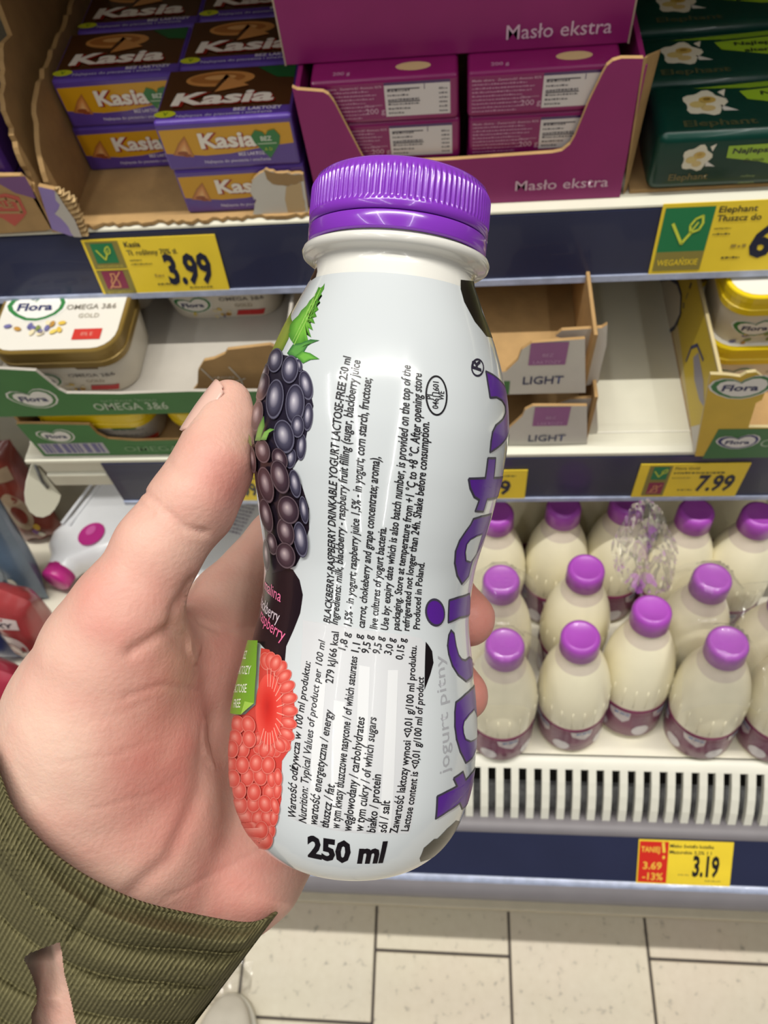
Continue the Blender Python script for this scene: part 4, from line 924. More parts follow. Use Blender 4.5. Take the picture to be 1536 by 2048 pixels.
pouch('red pouch with a white strip next to the pink cap', on_deck(92, 1305), .072, .135, '#96383a', '#c9bcb8', .22, -.35, 3, 'OXY')
pouch('dark blue and violet pouch at the left picture edge', on_deck(12, 1300), .075, .13, '#2c3c78', '#5c2c84', .25, -.2, 4)
pouch('raspberry red pouch low at the left picture edge', on_deck(30, 1440), .11, .12, '#9a2c40', '#b8848a', .3, -.3, 5)
pouch('brick red pouch deep in the corner under the bracket', on_deck(90, 1072), .06, .17, '#7a3428', '#a08a70', .3, .2, 6)
# ------------------------------------------------------------------ the held yogurt bottle
_t = math.radians(4.0); _a = math.radians(5.0); D0 = .18
u_c = Vector((math.sin(_a) * math.cos(_t), math.cos(_a) * math.cos(_t), math.sin(_t)))
a_c = Vector(((703 - 768) / F * D0 + .0006, -(1490 - 1024) / F * D0, -D0))
e1_c = u_c.cross(Vector((0, 0, 1))).normalized(); e2_c = e1_c.cross(u_c)
tow = lambda v: CX * v.x + CY * v.y + CZ * v.z          # lens axes -> world directions
BU, BE1, BE2 = tow(u_c), tow(e1_c), tow(e2_c); BA = CAM_LOC + tow(a_c)
H0 = -.0243
PROF = [(-24, 0), (-24.3, 11), (-23.6, 15.5), (-22, 20.6), (-19.3, 23.9), (-15.8, 26.2), (-11.5, 27.8), (-7, 28.8), (-3, 29.2), (2, 29.2), (8, 28.8), (14, 28), (21, 26.7), (28, 25.4), (33, 24.7), (38, 24.5), (45, 24.9), (50, 25.8), (56, 27.1), (62, 28.2), (68, 29.1), (75, 29.5), (80, 29.2), (85, 28.4), (90, 27), (96, 24.9), (102, 22.2), (107, 19.9), (110, 18.6), (112.6, 18.1)]
def smooth_prof(P, n):
    # Catmull-Rom through the profile points
    P = [Vector(p) for p in P]; out = []
    for i in range(len(P) - 1):
        p0, p1, p2, p3 = P[max(i - 1, 0)], P[i], P[i + 1], P[min(i + 2, len(P) - 1)]
        for k in range(n):
            t = k / n; out.append(.5 * ((2 * p1) + (p2 - p0) * t + (2 * p0 - 5 * p1 + 4 * p2 - p3) * t * t + (3 * p1 - p0 - 3 * p2 + p3) * t ** 3))
    return [tuple(q) for q in out] + [tuple(P[-1])]
SP = smooth_prof(PROF[1:], 12); SPm = [(h / 1000, r / 1000) for h, r in SP]
_hh = np.array([p[0] for p in SPm[24:]]); _rr = np.array([p[1] for p in SPm[24:]])
def Rh(h): return float(np.interp(h, _hh, _rr))
def bhit(px, py):
    """label coordinates (angle, height) that the photo shows at a pixel"""
    r = Vector(((px - 768) / F, -(py - 1024) / F, -1)).normalized()
    n = r.cross(u_c).normalized(); dist = a_c.dot(n)
    lo = None
    # march along the ray towards the axis
    M = Matrix((( u_c.x, n.x, -r.x), (u_c.y, n.y, -r.y), (u_c.z, n.z, -r.z)))
    s = M.inverted() @ (-a_c); kc = s[2]
    def g(k):
        p = r * k - a_c; h = p.dot(u_c); q = p - u_c * h; return q.length - Rh(h), h, math.atan2(q.dot(e1_c), q.dot(e2_c))
    a, b = kc - .035, kc
    if g(b)[0] >= 0:
        _, h, th = g(kc - 0.0); ex = g(kc)[0] / Rh(h)
        sg = 1 if th > 0 else -1
        return sg * (abs(th) + ex), h
    for _ in range(40):
        m_ = (a + b) / 2
        if g(m_)[0] > 0: a = m_
        else: b = m_
    _, h, th = g(b); return th, h
RR = .0275   # arc lengths on the print are measured on this radius
def BP(px, py):
    th, h = bhit(px, py); return (th * RR, h)
def bsurf(u, v, n):
    r = Rh(v) + n; th = u / RR; return Vector((r * math.sin(th), -r * math.cos(th), v - H0))
by = BE1; bx_ = BU.cross(BE1)
BM = Matrix(((BE1.x, -BE2.x, BU.x, 0), (BE1.y, -BE2.y, BU.y, 0), (BE1.z, -BE2.z, BU.z, 0), (0, 0, 0, 1)))
bot = thing('yogurt_bottle', 'small white yogurt drink bottle with violet cap and berry label, held in the hand', 'bottle', mtx=Matrix.Translation(BA + BU * H0) @ BM)
LABW = mat('label_white', '#cacfd2', .16, var=.015, coat=.6, spec=.5)
LABP = mat('label_print', 'Col', .3, coat=.12, spec=.35)
mb = MB(); mb.lathe([(SPm[0][0] - H0 + .0003, 0)] + [(h - H0, r) for h, r in SPm if h < .1075], LABW, 360)
A = Art()
C5 = lambda L, o, s: [BP(o[0] + x / s, o[1] + y / s) for x, y in L]
def btext(txt, p0, p1, cap, col, bold=0, shear=0, l=3):
    a = Vector(BP(*p0)); b = Vector(BP(*p1)); d = (b - a)
    A.text(txt, a.x, a.y, cap, col, d.length, bold=bold, shear=shear, l=l, along=d.normalized(), up=Vector((-d.normalized().y, d.normalized().x)))
# nutrition panel
A.poly([BP(*p) for p in [(606, 1240), (650, 1246), (700, 1254), (760, 1264), (815, 1270), (843, 1277), (851, 1290), (848, 1350), (838, 1480), (819, 1667), (760, 1668), (690, 1664), (630, 1653), (577, 1636), (586, 1540), (598, 1400)]], '#c9cacd', 0)
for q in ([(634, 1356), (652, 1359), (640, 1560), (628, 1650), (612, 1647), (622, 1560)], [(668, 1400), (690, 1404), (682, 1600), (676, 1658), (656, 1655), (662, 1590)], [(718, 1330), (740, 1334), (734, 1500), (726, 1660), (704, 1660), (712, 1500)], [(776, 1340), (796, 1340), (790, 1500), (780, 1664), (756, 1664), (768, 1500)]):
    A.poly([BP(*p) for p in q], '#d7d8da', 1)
# black and violet fields
A.poly(C5([(390, 100), (440, 118), (480, 180), (500, 270), (484, 380), (445, 480), (400, 580), (390, 690), (330, 640), (240, 560), (175, 548), (235, 320), (280, 130), (300, 60)], (440, 1100), 3.0125), '#1b1018', 1)
A.poly(C5([(1190, 975), (1235, 980), (1288, 986), (1300, 1050), (1340, 1200), (1440, 1390), (1415, 1385), (1370, 1370), (1290, 1270), (1215, 1130), (1190, 1040)], (580, 280), 3.49), '#17120f', 1)
A.poly(C5([(150, 955), (188, 888), (192, 915), (178, 960), (150, 980)], (580, 280), 3.49), '#2a1d10', 1)
A.poly(C5([(1078, 1880), (1110, 1800), (1190, 1730), (1215, 1728), (1290, 1650), (1360, 1588), (1388, 1605), (1350, 1700), (1250, 1800), (1130, 1895), (1085, 1908)], (560, 1230), 3.864), '#33312b', 1)
A.poly(C5([(1125, 205), (1152, 240), (1175, 280), (1185, 370), (1160, 460), (1115, 580)], (560, 1230), 3.864), '#150f12', 1)
# leaves
def pleaf(pts, c1, c2, ctr, l=2, o=(440, 560), s=3.4125):
    A.blob(C5(pts, o, s), [c1, c1, c2], C5([ctr], o, s)[0], l, (0, .5, 1))
pleaf([(300, 580), (340, 470), (400, 350), (470, 230), (505, 180), (500, 290), (470, 400), (430, 480), (360, 560)], '#8a9a3c', '#5f7a28', (430, 380))
sp = []
for k in range(9): t = k / 8; sp += [(480 + 225 * t - (8 if k % 2 else 0), 310 - 270 * t), (480 + 225 * (t + .05), 310 - 270 * t - 18)]
for k in range(9): t = 1 - k / 8; sp += [(600 + 100 * t + 12, 420 - 380 * t + 20), (600 + 92 * t - 18, 420 - 372 * t)]
pleaf(sp + [(540, 470), (500, 430), (470, 380)], '#6fae3e', '#43802a', (580, 280))
for k in range(7):
    t = k / 7; q0 = C5([(500 + 150 * t, 420 - 290 * t)], (440, 560), 3.4125)[0]; q1 = C5([(500 + 160 * t + 40 * (1 - t) + 12, 320 - 260 * t - 6)], (440, 560), 3.4125)[0]
    A.line([q0, q1], .00018, '#a3cf6a', 3)
A.line(C5([(510, 440), (590, 280), (690, 60)], (440, 560), 3.4125), .0003, '#9cc860', 3)
pleaf([(460, 500), (500, 440), (560, 430), (620, 405), (682, 412), (640, 425), (600, 450), (560, 520), (500, 540)], '#5d9a48', '#2f6238', (540, 470), 3)
pleaf([(520, 520), (560, 485), (620, 500), (682, 540), (620, 545), (570, 570)], '#6fae48', '#3c7a30', (590, 525), 4)
# blackberries
def drup(cx, cy, rx, ry, rot, o, s, cols, l, hl=(-.15, -.2)):
    a0 = math.radians(rot); pts = []
    for k in range(26):
        a = 2 * math.pi * k / 26; x = rx * math.cos(a); y = ry * math.sin(a); pts.append((cx + x * math.cos(a0) - y * math.sin(a0), cy + x * math.sin(a0) + y * math.cos(a0)))
    A.blob(C5(pts, o, s), cols, C5([(cx + hl[0] * rx, cy + hl[1] * ry)], o, s)[0], l, (0, .22, .55, .86, .93, 1))
BC = ['#cfcbd2', '#a29dac', '#4c4a5e', '#2a2638', '#6a687c', '#201c2c']; BC2 = ['#c4b4b4', '#97878e', '#46343f', '#2c1f2a', '#66565e', '#201622']
A.poly(C5([(300, 590), (380, 500), (480, 520), (600, 640), (640, 860), (600, 1020), (570, 1180), (500, 1280), (420, 1240), (330, 1130), (240, 1130), (228, 1000), (240, 780), (270, 660)], (440, 560), 3.4125), '#221d2c', 3)
A.poly(C5([(225, 1130), (290, 1100), (400, 1160), (480, 1250), (560, 1400), (610, 1560), (610, 1700), (560, 1870), (520, 1950), (440, 1980), (350, 2010), (325, 1900), (290, 1600), (240, 1340)], (440, 560), 3.4125), '#231a24', 3)
OB = ((440, 560), 3.4125)
for k, e in enumerate([(590, 720, 45, 105, -12), (604, 935, 34, 98, 4), (560, 1140, 32, 92, 4), (545, 585, 22, 45, -10), (490, 1220, 36, 70, 8), (310, 640, 32, 70, 14), (300, 730, 46, 100, 14), (388, 550, 50, 86, 12), (488, 612, 58, 98, 6), (522, 850, 66, 142, 2), (540, 1000, 45, 80, 0), (388, 815, 60, 140, 6), (268, 930, 40, 110, 8), (450, 1070, 70, 118, -10)]):
    drup(*e, *OB, BC if k not in (5, 6, 12) else BC2, 4 + k)
for k, e in enumerate([(525, 1392, 38, 100, -10), (585, 1570, 28, 98, -8), (243, 1230, 22, 92, -6), (425, 1225, 50, 80, -20), (312, 1170, 50, 84, -10), (566, 1770, 46, 125, -8), (430, 1345, 60, 120, -14), (336, 1400, 50, 128, -12), (340, 1610, 40, 122, -12), (470, 1720, 56, 100, -14), (488, 1570, 70, 100, -16), (380, 1800, 34, 80, -12), (472, 1880, 64, 92, -14), (345, 1880, 22, 110, -4)]):
    drup(*e, *OB, BC2 if k not in (0, 1, 5) else BC, 19 + k)
pleaf([(270, 1100), (290, 1010), (330, 930), (335, 1000), (305, 1100)], '#76a84a', '#4a7a34', (302, 1040), 34); pleaf([(305, 1095), (330, 1040), (370, 1015), (402, 1022), (365, 1045), (345, 1095)], '#86b858', '#568a3c', (345, 1050), 34)
pleaf([(225, 1110), (228, 1050), (245, 1080), (250, 1140)], '#6a8a3a', '#4c6a2c', (236, 1095), 34)
# raspberry
OR = ((440, 1100), 3.0125)
RC = ['#ea9c90', '#e38074', '#d65a50', '#ca483f', '#dc8074', '#c4463e']
A.poly(C5([(250, 590), (300, 600), (345, 680), (400, 740), (440, 830), (452, 950), (435, 1130), (422, 1200), (375, 1270), (372, 1500), (345, 1640), (312, 1740), (290, 1800), (240, 1785), (190, 1735), (110, 1590), (60, 1400), (58, 1200), (75, 1000), (155, 990), (232, 918)], *OR), '#c8443c', 3)
ring = []
for k in range(17):
    a = math.radians(-100 + 232 * k / 16); ring.append((300 + 118 * math.cos(a), 960 + 300 * math.sin(a) * (.98 if a < 1 else .82), 40, 74, math.degrees(a) + 90))
for k, e in enumerate(ring): drup(*e[:2], e[2] * .9, e[3] * .75, e[4] - 90 if False else math.degrees(math.atan2((e[1] - 960) * .4, e[0] - 300)) + 90, *OR, RC, 4 + k % 3, (.1, -.2))
A.blob(C5([(300 + 80 * math.cos(q), 960 + 215 * math.sin(q)) for q in [2 * math.pi * k / 30 for k in range(30)]], *OR), ['#b8221f', '#cc2f28', '#de4a40', '#dc5248'], C5([(290, 940)], *OR)[0], 8, (0, .35, .8, 1))
for k in range(16):
    a = math.radians(-95 + 220 * k / 15); A.line(C5([(300 + 50 * math.cos(a), 960 + 140 * math.sin(a)), (300 + 92 * math.cos(a), 960 + 250 * math.sin(a))], *OR), .00022, '#ee9a8c', 9)
q = random.Random(3); k = 0
for (y, xs) in ((1050, (120, 180)), (1130, (110, 190)), (1200, (80, 150)), (1290, (75, 150, 230, 300)), (1370, (90, 170, 245, 320, 355)), (1450, (130, 215, 300, 350)), (1530, (130, 210, 280, 335)), (1610, (165, 240, 300, 330)), (1690, (200, 262, 305)), (1750, (235, 280))):
    for x in xs: k += 1; drup(x + q.uniform(-6, 6), y + q.uniform(-8, 8), 42 if x < 310 else 26, 56, q.uniform(-15, 10), *OR, RC, 10 + k % 6, (-.1, -.25))
# green badge
A.poly(C5([(172, 548), (255, 543), (246, 720), (232, 918), (155, 988), (80, 984), (110, 800), (150, 640)], *OR), '#6fa32c', 36)
A.poly(C5([(232, 918), (178, 908), (155, 988)], *OR), '#9cc850', 37)
for tx, x, y, wd in (('BEZ', 186, 655, 70), ('LAKTOZY', 212, 745, 110), ('LACTOSE', 188, 855, 110), ('FREE', 152, 945, 80)):
    a = Vector(C5([(x - wd, y + 12)], *OR)[0]); b = Vector(C5([(x, y)], *OR)[0]); d = (b - a).normalized(); A.text(tx, b.x, b.y, .0019, '#e4ecd4', None, 'R', .01, l=38, along=d, up=(-d.y, d.x))
for tx, x, y, cl, wd in (('malina', 368, 315, '#e87aa4', 95), ('blackberry', 355, 440, '#d8cad4', 110), ('raspberry', 385, 550, '#e8709c', 150)):
    b = Vector(C5([(x, y)], *OR)[0]); a = Vector(C5([(x - 60, y - 42)], *OR)[0]); d = (b - a).normalized(); A.text(tx, b.x, b.y, .0027, cl, .0105 if tx == 'malina' else .0145, 'R', .0, l=5, along=d, up=(-d.y, d.x))
# the big violet letters, turned to read upwards
LP = '#54208c'; LO = '#3f3a4c'; LSH = '#b4b2b8'
def letter(pts, o, s, holes=(), shift=(10, 18)):
    P = C5(pts, o, s); S = C5([(x + shift[0], y + shift[1]) for x, y in pts], o, s)
    A.poly(S, LSH, 0); A.line(P, .0007, LO, 2, True); A.poly(P, LP, 3); A.line(P, .00028, LO, 4, True)
    for h in holes:
        Hh = C5(h, o, s); A.poly(Hh, '#cacfd2', 5); A.line(Hh, .00035, LO, 6, True)
O7 = ((760, 1180), 3.53); O5 = ((780, 680), 3.414)
letter([(405, 1458), (470, 1425), (545, 1385), (520, 1330), (583, 1286), (602, 1345), (640, 1300), (680, 1255), (690, 1400), (640, 1480), (580, 1542), (562, 1500), (480, 1556), (395, 1610)], *O7)
letter([(535, 795), (600, 740), (640, 705), (680, 680), (692, 900), (690, 1090), (650, 1180), (605, 1216), (565, 1135), (540, 1050), (528, 960), (528, 860)], *O7, holes=[[(582, 965), (590, 925), (625, 880), (660, 842), (682, 900), (680, 1040), (635, 1068), (600, 1052), (586, 1010)]])
letter([(500, 288), (520, 310), (535, 400), (552, 460), (575, 492), (600, 500), (630, 478), (670, 500), (675, 560), (650, 600), (605, 640), (550, 595), (510, 530), (485, 450), (477, 390), (485, 320)], *O7)
letter([(488, 75), (550, 55), (630, 28), (640, 165), (560, 190), (482, 225)], *O7)
P = [(388 + 62 * math.cos(a) + 8 * math.sin(a), 158 + 88 * math.sin(a)) for a in [2 * math.pi * k / 32 for k in range(32)]]; letter(P, *O7)
letter([(568, 1225), (620, 1208), (690, 1190), (650, 1330), (605, 1430), (560, 1510), (535, 1610), (490, 1662), (458, 1605), (442, 1520), (448, 1440), (475, 1370), (515, 1310), (550, 1262)], *O5, holes=[[(545, 1362), (585, 1340), (625, 1325), (585, 1460), (545, 1517), (515, 1506), (510, 1450), (520, 1395)]])
letter([(668, 810), (718, 810), (712, 880), (705, 945), (770, 938), (740, 1060), (660, 1085), (635, 1168), (583, 1165), (610, 1090), (575, 1068), (548, 1010), (538, 950), (600, 948), (650, 945)], *O5)
letter([(655, 218), (700, 240), (745, 275), (785, 325), (808, 420), (812, 520), (810, 600), (775, 690), (735, 728), (683, 762), (690, 690), (700, 630), (722, 585), (768, 545), (788, 500), (786, 450), (762, 408), (725, 387), (682, 390), (668, 300)], *O5)
c = BP(*[780 + 600 / 3.414, 680 + 192 / 3.414][:2]); ptsr = C5([(596 + 40 * math.cos(a), 188 + 56 * math.sin(a)) for a in [2 * math.pi * k / 24 for k in range(24)]], *O5); A.line(ptsr, .0004, '#2c2838', 3, True)
a = Vector(C5([(620, 215)], *O5)[0]); b = Vector(C5([(614, 165)], *O5)[0]); d = (b - a).normalized(); A.text('R', a.x, a.y, .0030, '#2c2838', None, bold=.03, l=3, along=d, up=(-d.y, d.x))
btext('jogurt pitny', (898, 1544), (887, 1309), .0032, '#a6a7ac', .0, 0, 2)
# small print
K = '#1c1a1e'; CP = .00185
btext('BLACKBERRY-RASPBERRY DRINKABLE YOGURT LACTOSE-FREE 250 ml', (660, 1247), (702.6, 712), .00175, K, .02, .25)
btext('Ingredients: milk, blackberry - raspberry fruit filling (sugar, blackberry juice', (675, 1250), (721.6, 721), CP, K, .018, .25)
btext('1,5% - in yogurt; raspberry juice 1,5% - in yogurt; corn starch, fructose;', (702.6, 1253), (743.6, 756), CP, K, .018, .25)
btext('carrot, chokeberry and grape concentrate; aroma),', (729, 1256), (760, 914), CP, K, .018, .25)
btext('live cultures of yogurt bacteria.', (754, 1259), (773, 1055), CP, K, .018, .25)
btext('Use by: expiry date which is also batch number, is provided on the top of the', (776, 1260), (821, 731), CP, K, .018, .25)
btext('packaging. Store at temperature from +1 °C to +8 °C. After opening store', (798, 1262), (843, 747), CP, K, .018, .25)
btext('refrigerated not longer than 24h. Shake before consumption.', (818, 1262), (858, 844), CP, K, .018, .25)
btext('Produced in Poland.', (839, 1259), (849, 1125), CP, K, .018, .25)
ov = lambda k: [BP(872.5 + 20.5 * k * math.cos(a) + 1 * math.sin(a), 791 + 38.7 * k * math.sin(a)) for a in [2 * math.pi * j / 36 for j in range(36)]]
A.line(ov(1), .00035, K, 3, True)
btext('PL', (865, 799), (865.5, 785), .0013, K, .01); btext('04611601', (876, 818), (877, 764), .0013, K, .01); btext('WE', (887, 801), (888, 783), .0013, K, .01)
btext('Wartość odżywcza w 100 ml produktu:', (592, 1636), (622, 1323), .0018, K, .014, .2)
btext('Nutrition: Typical Values of product per 100 ml', (613, 1647), (650.6, 1280), .00172, K, .012, .25)
for tx, p, r_, vx, vp, vr in (('wartość energetyczna / energy', (634, 1650), (666, 1420), '279 kJ/66 kcal', (666, 1367), (678, 1264)), ('tłuszcz / fat', (657, 1656), (670, 1569), '1,8 g', (690.7, 1301), (699.8, 1266)),
                            ('w tym kwasy tłuszczowe nasycone / of which saturates', (679, 1657), (715, 1313), '1,1 g', (717, 1305), (724, 1269)), ('węglowodany / carbohydrates', (702, 1662), (729.5, 1434), '9,5 g', (737, 1308), (745, 1271)),
                            ('w tym cukry / of which sugars', (725.6, 1662), (753, 1434), '9,5 g', (759, 1309), (767, 1274)), ('białko / protein', (750, 1665), (762, 1548), '3,0 g', (782, 1310), (789, 1277)), ('sól / salt', (772, 1665), (780, 1600), '0,15 g', (804.6, 1320), (811, 1277))):
    btext(tx, p, r_, .00182, K, .018, .2); btext(vx, vp, vr, .00182, K, .018)
btext('Zawartość laktozy wynosi <0,01 g/100 ml produktu.', (794, 1666), (833, 1291), .00182, K, .018, .08)
btext('Lactose content is <0,01 g/100 ml of product', (816, 1662), (847, 1353), .00182, K, .018, .2)
btext('250 ml', (616, 1711), (766, 1723), .0053, '#151016', .045, 0)
mb.art(A, bsurf, LABP, maxlen=.0024, dl=.00003)
mb.build('label_sleeve', bot)
hz = lambda L: [((h / 1000) - H0, r / 1000) for h, r in L]
WP = mat('white_plastic_neck', '#dfddd6', .22, var=.02, coat=.4)
mb = MB(); mb.lathe(hz([(105.5, 20.0), (107.2, 19.6), (108.5, 19.15), (110, 18.6), (111.2, 18.3), (112.4, 18.5), (112.9, 19.2), (113.2, 20.6), (113.7, 21.3), (114.6, 21.55), (115.3, 21.3), (115.7, 20.4), (115.9, 19.0), (118, 18.8)]), WP, 96); mb.build('neck', bot)
VC = mat('violet_bottle_cap', '#8236b8', .22, var=.04, coat=.35, spec=.5)
mb = MB(); mb.lathe(hz([(116.4, 19.3), (116.4, 20.25), (116.8, 20.45), (119.6, 20.5), (119.9, 20.35), (120.0, 20.1)]), VC, 128); mb.build('tamper_band', bot)
mb = MB(); nr = 100; seg = nr * 8; prf = [(120.15, 20.1, 0), (120.25, 20.5, 0), (121.9, 20.55, 0), (122.3, 20.45, .0), (122.5, 20.25, .5), (123.2, 20.2, 1), (128.6, 20.1, 1), (129.2, 20.0, .6), (129.7, 19.9, 0), (130.5, 19.6, 0), (131.2, 18.8, 0), (131.6, 17.6, 0), (131.8, 15.5, 0), (131.9, 0.01, 0)]
vs = []; fs = []
for h, r, kk in prf:
    for k in range(seg):
        a = 2 * math.pi * k / seg; ph = (k % 8) / 8; rb = (.42 if ph in (0, .125, .25, .375) else 0) * kk
        if ph in (0, .375): rb *= .7
        vs.append(((r + rb) / 1000 * math.sin(a), -(r + rb) / 1000 * math.cos(a), h / 1000 - H0))
for i in range(len(prf) - 1):
    for k in range(seg): k2 = (k + 1) % seg; fs.append((i * seg + k, i * seg + k2, (i + 1) * seg + k2, (i + 1) * seg + k))
mb.add(vs, fs, VC); mb.build('cap', bot)
# ------------------------------------------------------------------ the hand, one continuous skin
def hp(px, py, d): return np.array(((px - 768) / F * d, -(py - 1024) / F * d, -d))
def surface_nets(D, o, h):
    S = D < 0; nx, ny, nz = D.shape
    acc = np.zeros((nx - 1, ny - 1, nz - 1, 3), np.float32); cnt = np.zeros((nx - 1, ny - 1, nz - 1), np.float32)
    def sl(dx, dy, dz): return (slice(dx, nx - 1 + dx), slice(dy, ny - 1 + dy), slice(dz, nz - 1 + dz))
    for ax in range(3):
        oth = [a for a in range(3) if a != ax]
        for a in (0, 1):
            for b in (0, 1):
                d0 = [0, 0, 0]; d0[oth[0]] = a; d0[oth[1]] = b; d1 = list(d0); d1[ax] = 1
                A_, B_ = D[sl(*d0)], D[sl(*d1)]; mm = (A_ < 0) != (B_ < 0)
                t = np.where(mm, A_ / np.where(mm, A_ - B_, 1), 0)
                for k in range(3): acc[..., k] += np.where(mm, d0[k] + (t if k == ax else 0), 0)
                cnt += mm
    idx = -np.ones(cnt.shape, np.int64); act = cnt > 0; ii = np.argwhere(act); idx[act] = np.arange(len(ii))
    V = (ii + acc[act] / cnt[act][:, None]) * h + o
    Fc = []
    for ax in range(3):
        o1, o2 = [(1, 2), (2, 0), (0, 1)][ax]
        s0 = [slice(1, -1)] * 3; s0[ax] = slice(0, -1); s1 = list(s0); s1[ax] = slice(1, None)
        A_, B_ = S[tuple(s0)], S[tuple(s1)]
        for flip, mm in ((0, A_ & ~B_), (1, ~A_ & B_)):
            g = np.argwhere(mm); g = g + np.array([0 if k == ax else 1 for k in range(3)])
            if not len(g): continue
            e1 = np.zeros(3, int); e1[o1] = 1; e2 = np.zeros(3, int); e2[o2] = 1
            q = [idx[tuple((g - e1 * a - e2 * b).T)] for a, b in ((1, 1), (0, 1), (0, 0), (1, 0))]
            q = np.stack(q if not flip else q[::-1], 1); Fc.append(q)
    return V, np.concatenate(Fc)
GH = .0009
lo = np.array((-.155, -.175, -.262)); hi = np.array((.055, .040, -.138)); dims = np.ceil((hi - lo) / GH).astype(int)
gx, gy, gz = [(lo[k] + np.arange(dims[k]) * GH).astype(np.float32) for k in range(3)]
def field(): return np.full(dims, .05, np.float32)
def chain_into(D, pts, k):
    """smoothly joins a tapering chain of (px, py, depth, radius mm[, flatten]) into D"""
    P = [hp(*p[:3]) for p in pts]; R_ = [p[3] / 1000 for p in pts]
    for a, b, ra, rb in zip(P, P[1:], R_, R_[1:]):
        m_ = max(ra, rb) + .022; l0 = np.minimum(a, b) - m_; h0 = np.maximum(a, b) + m_
        i0 = np.maximum(((l0 - lo) / GH).astype(int), 0); i1 = np.minimum(((h0 - lo) / GH).astype(int) + 1, dims)
        if (i1 <= i0).any(): continue
        s_ = tuple(slice(i0[q], i1[q]) for q in range(3))
        X = gx[s_[0]][:, None, None] - a[0]; Y_ = gy[s_[1]][None, :, None] - a[1]; Z_ = gz[s_[2]][None, None, :] - a[2]
        ab = b - a; L2 = ab.dot(ab); t = np.clip((X * ab[0] + Y_ * ab[1] + Z_ * ab[2]) / L2, 0, 1)
        d = np.sqrt((X - t * ab[0]) ** 2 + (Y_ - t * ab[1]) ** 2 + (Z_ - t * ab[2]) ** 2) - (ra + (rb - ra) * t)
        o_ = D[s_]; hh = np.clip(.5 + .5 * (o_ - d) / k, 0, 1); D[s_] = o_ * (1 - hh) + d * hh - k * hh * (1 - hh)
palm = field()
for ch in ([(202, 1308, .170, 13.0), (187, 1425, .177, 18.5), (180, 1540, .184, 20.5), (230, 1660, .191, 19.5), (285, 1790, .200, 20), (215, 1930, .214, 20), (135, 2070, .229, 21), (40, 2230, .245, 23)],
           [(370, 1820, .206, 13.5), (290, 1940, .214, 15), (190, 2100, .226, 17)],
           [(270, 1480, .186, 17), (290, 1620, .192, 17.5), (320, 1740, .199, 17)],
           [(300, 1700, .203, 14), (395, 1390, .208, 12.5), (450, 1210, .215, 10.5)],
           [(340, 1720, .203, 14), (470, 1470, .216, 12.5), (545, 1300, .223, 10.5)],
           [(390, 1740, .203, 14.5), (510, 1570, .217, 12.5), (590, 1400, .225, 10)],
           [(392, 1815, .204, 14), (495, 1735, .207, 14.2), (545, 1640, .213, 13.5), (610, 1510, .223, 9.5)],
           [(256, 1220, .168, 10.6), (258, 1300, .176, 12.5), (330, 1330, .195, 12), (420, 1290, .208, 11)]):
    chain_into(palm, ch, .009)
chain_into(palm, [(208, 1298, .170, 12.6), (256, 1218, .1685, 10.7), (318, 1096, .1685, 9.25), (384, 1008, .1705, 9.35), (424, 936, .1745, 8.7), (446, 868, .176, 7.5), (458, 806, .1765, 5.6)], .004)
chain_into(palm, [(395, 985, .166, 6.5), (432, 915, .170, 7.0), (450, 850, .173, 5.8)], .004)        # pad of the thumb
for ch in ([(450, 1205, .215, 10.3), (558, 1082, .2245, 9.2), (670, 985, .2225, 8.7), (830, 985, .2195, 8), (905, 1040, .212, 7)],
           [(545, 1300, .223, 10.2), (650, 1190, .2265, 9.4), (745, 1150, .224, 9.1), (880, 1178, .211, 8.3), (934, 1238, .2005, 7.6)],
           [(590, 1400, .225, 9.8), (690, 1330, .2265, 9.1), (790, 1325, .2225, 8.8), (886, 1352, .2125, 8), (926, 1390, .2010, 7.0)],
           [(610, 1510, .223, 9), (700, 1480, .2245, 8.2), (790, 1490, .219, 7.6), (850, 1525, .2135, 6.8)]):
    fg = field(); chain_into(fg, ch, .003)
    k = .0035; hh = np.clip(.5 + .5 * (palm - fg) / k, 0, 1); palm = palm * (1 - hh) + fg * hh - k * hh * (1 - hh)
V, Q = surface_nets(palm, lo, GH)
def vnorm(V, Q):
    n = np.cross(V[Q[:, 2]] - V[Q[:, 0]], V[Q[:, 3]] - V[Q[:, 1]]); N = np.zeros_like(V)
    for k in range(4): np.add.at(N, Q[:, k], n)
    return N / (np.linalg.norm(N, axis=1, keepdims=True) + 1e-12)
def relax(V, Q, it):
    for _ in range(it):
        A_ = np.zeros_like(V); c = np.zeros(len(V))
        for a, b in ((0, 1), (1, 2), (2, 3), (3, 0)):
            np.add.at(A_, Q[:, a], V[Q[:, b]]); np.add.at(A_, Q[:, b], V[Q[:, a]]); np.add.at(c, Q[:, a], 1); np.add.at(c, Q[:, b], 1)
        V = V * .5 + .5 * A_ / c[:, None]
    return V
V = relax(V, Q, 6); N = vnorm(V, Q)
if (N * (V - V.mean(0))).sum() < 0: Q = Q[:, ::-1]; N = -N
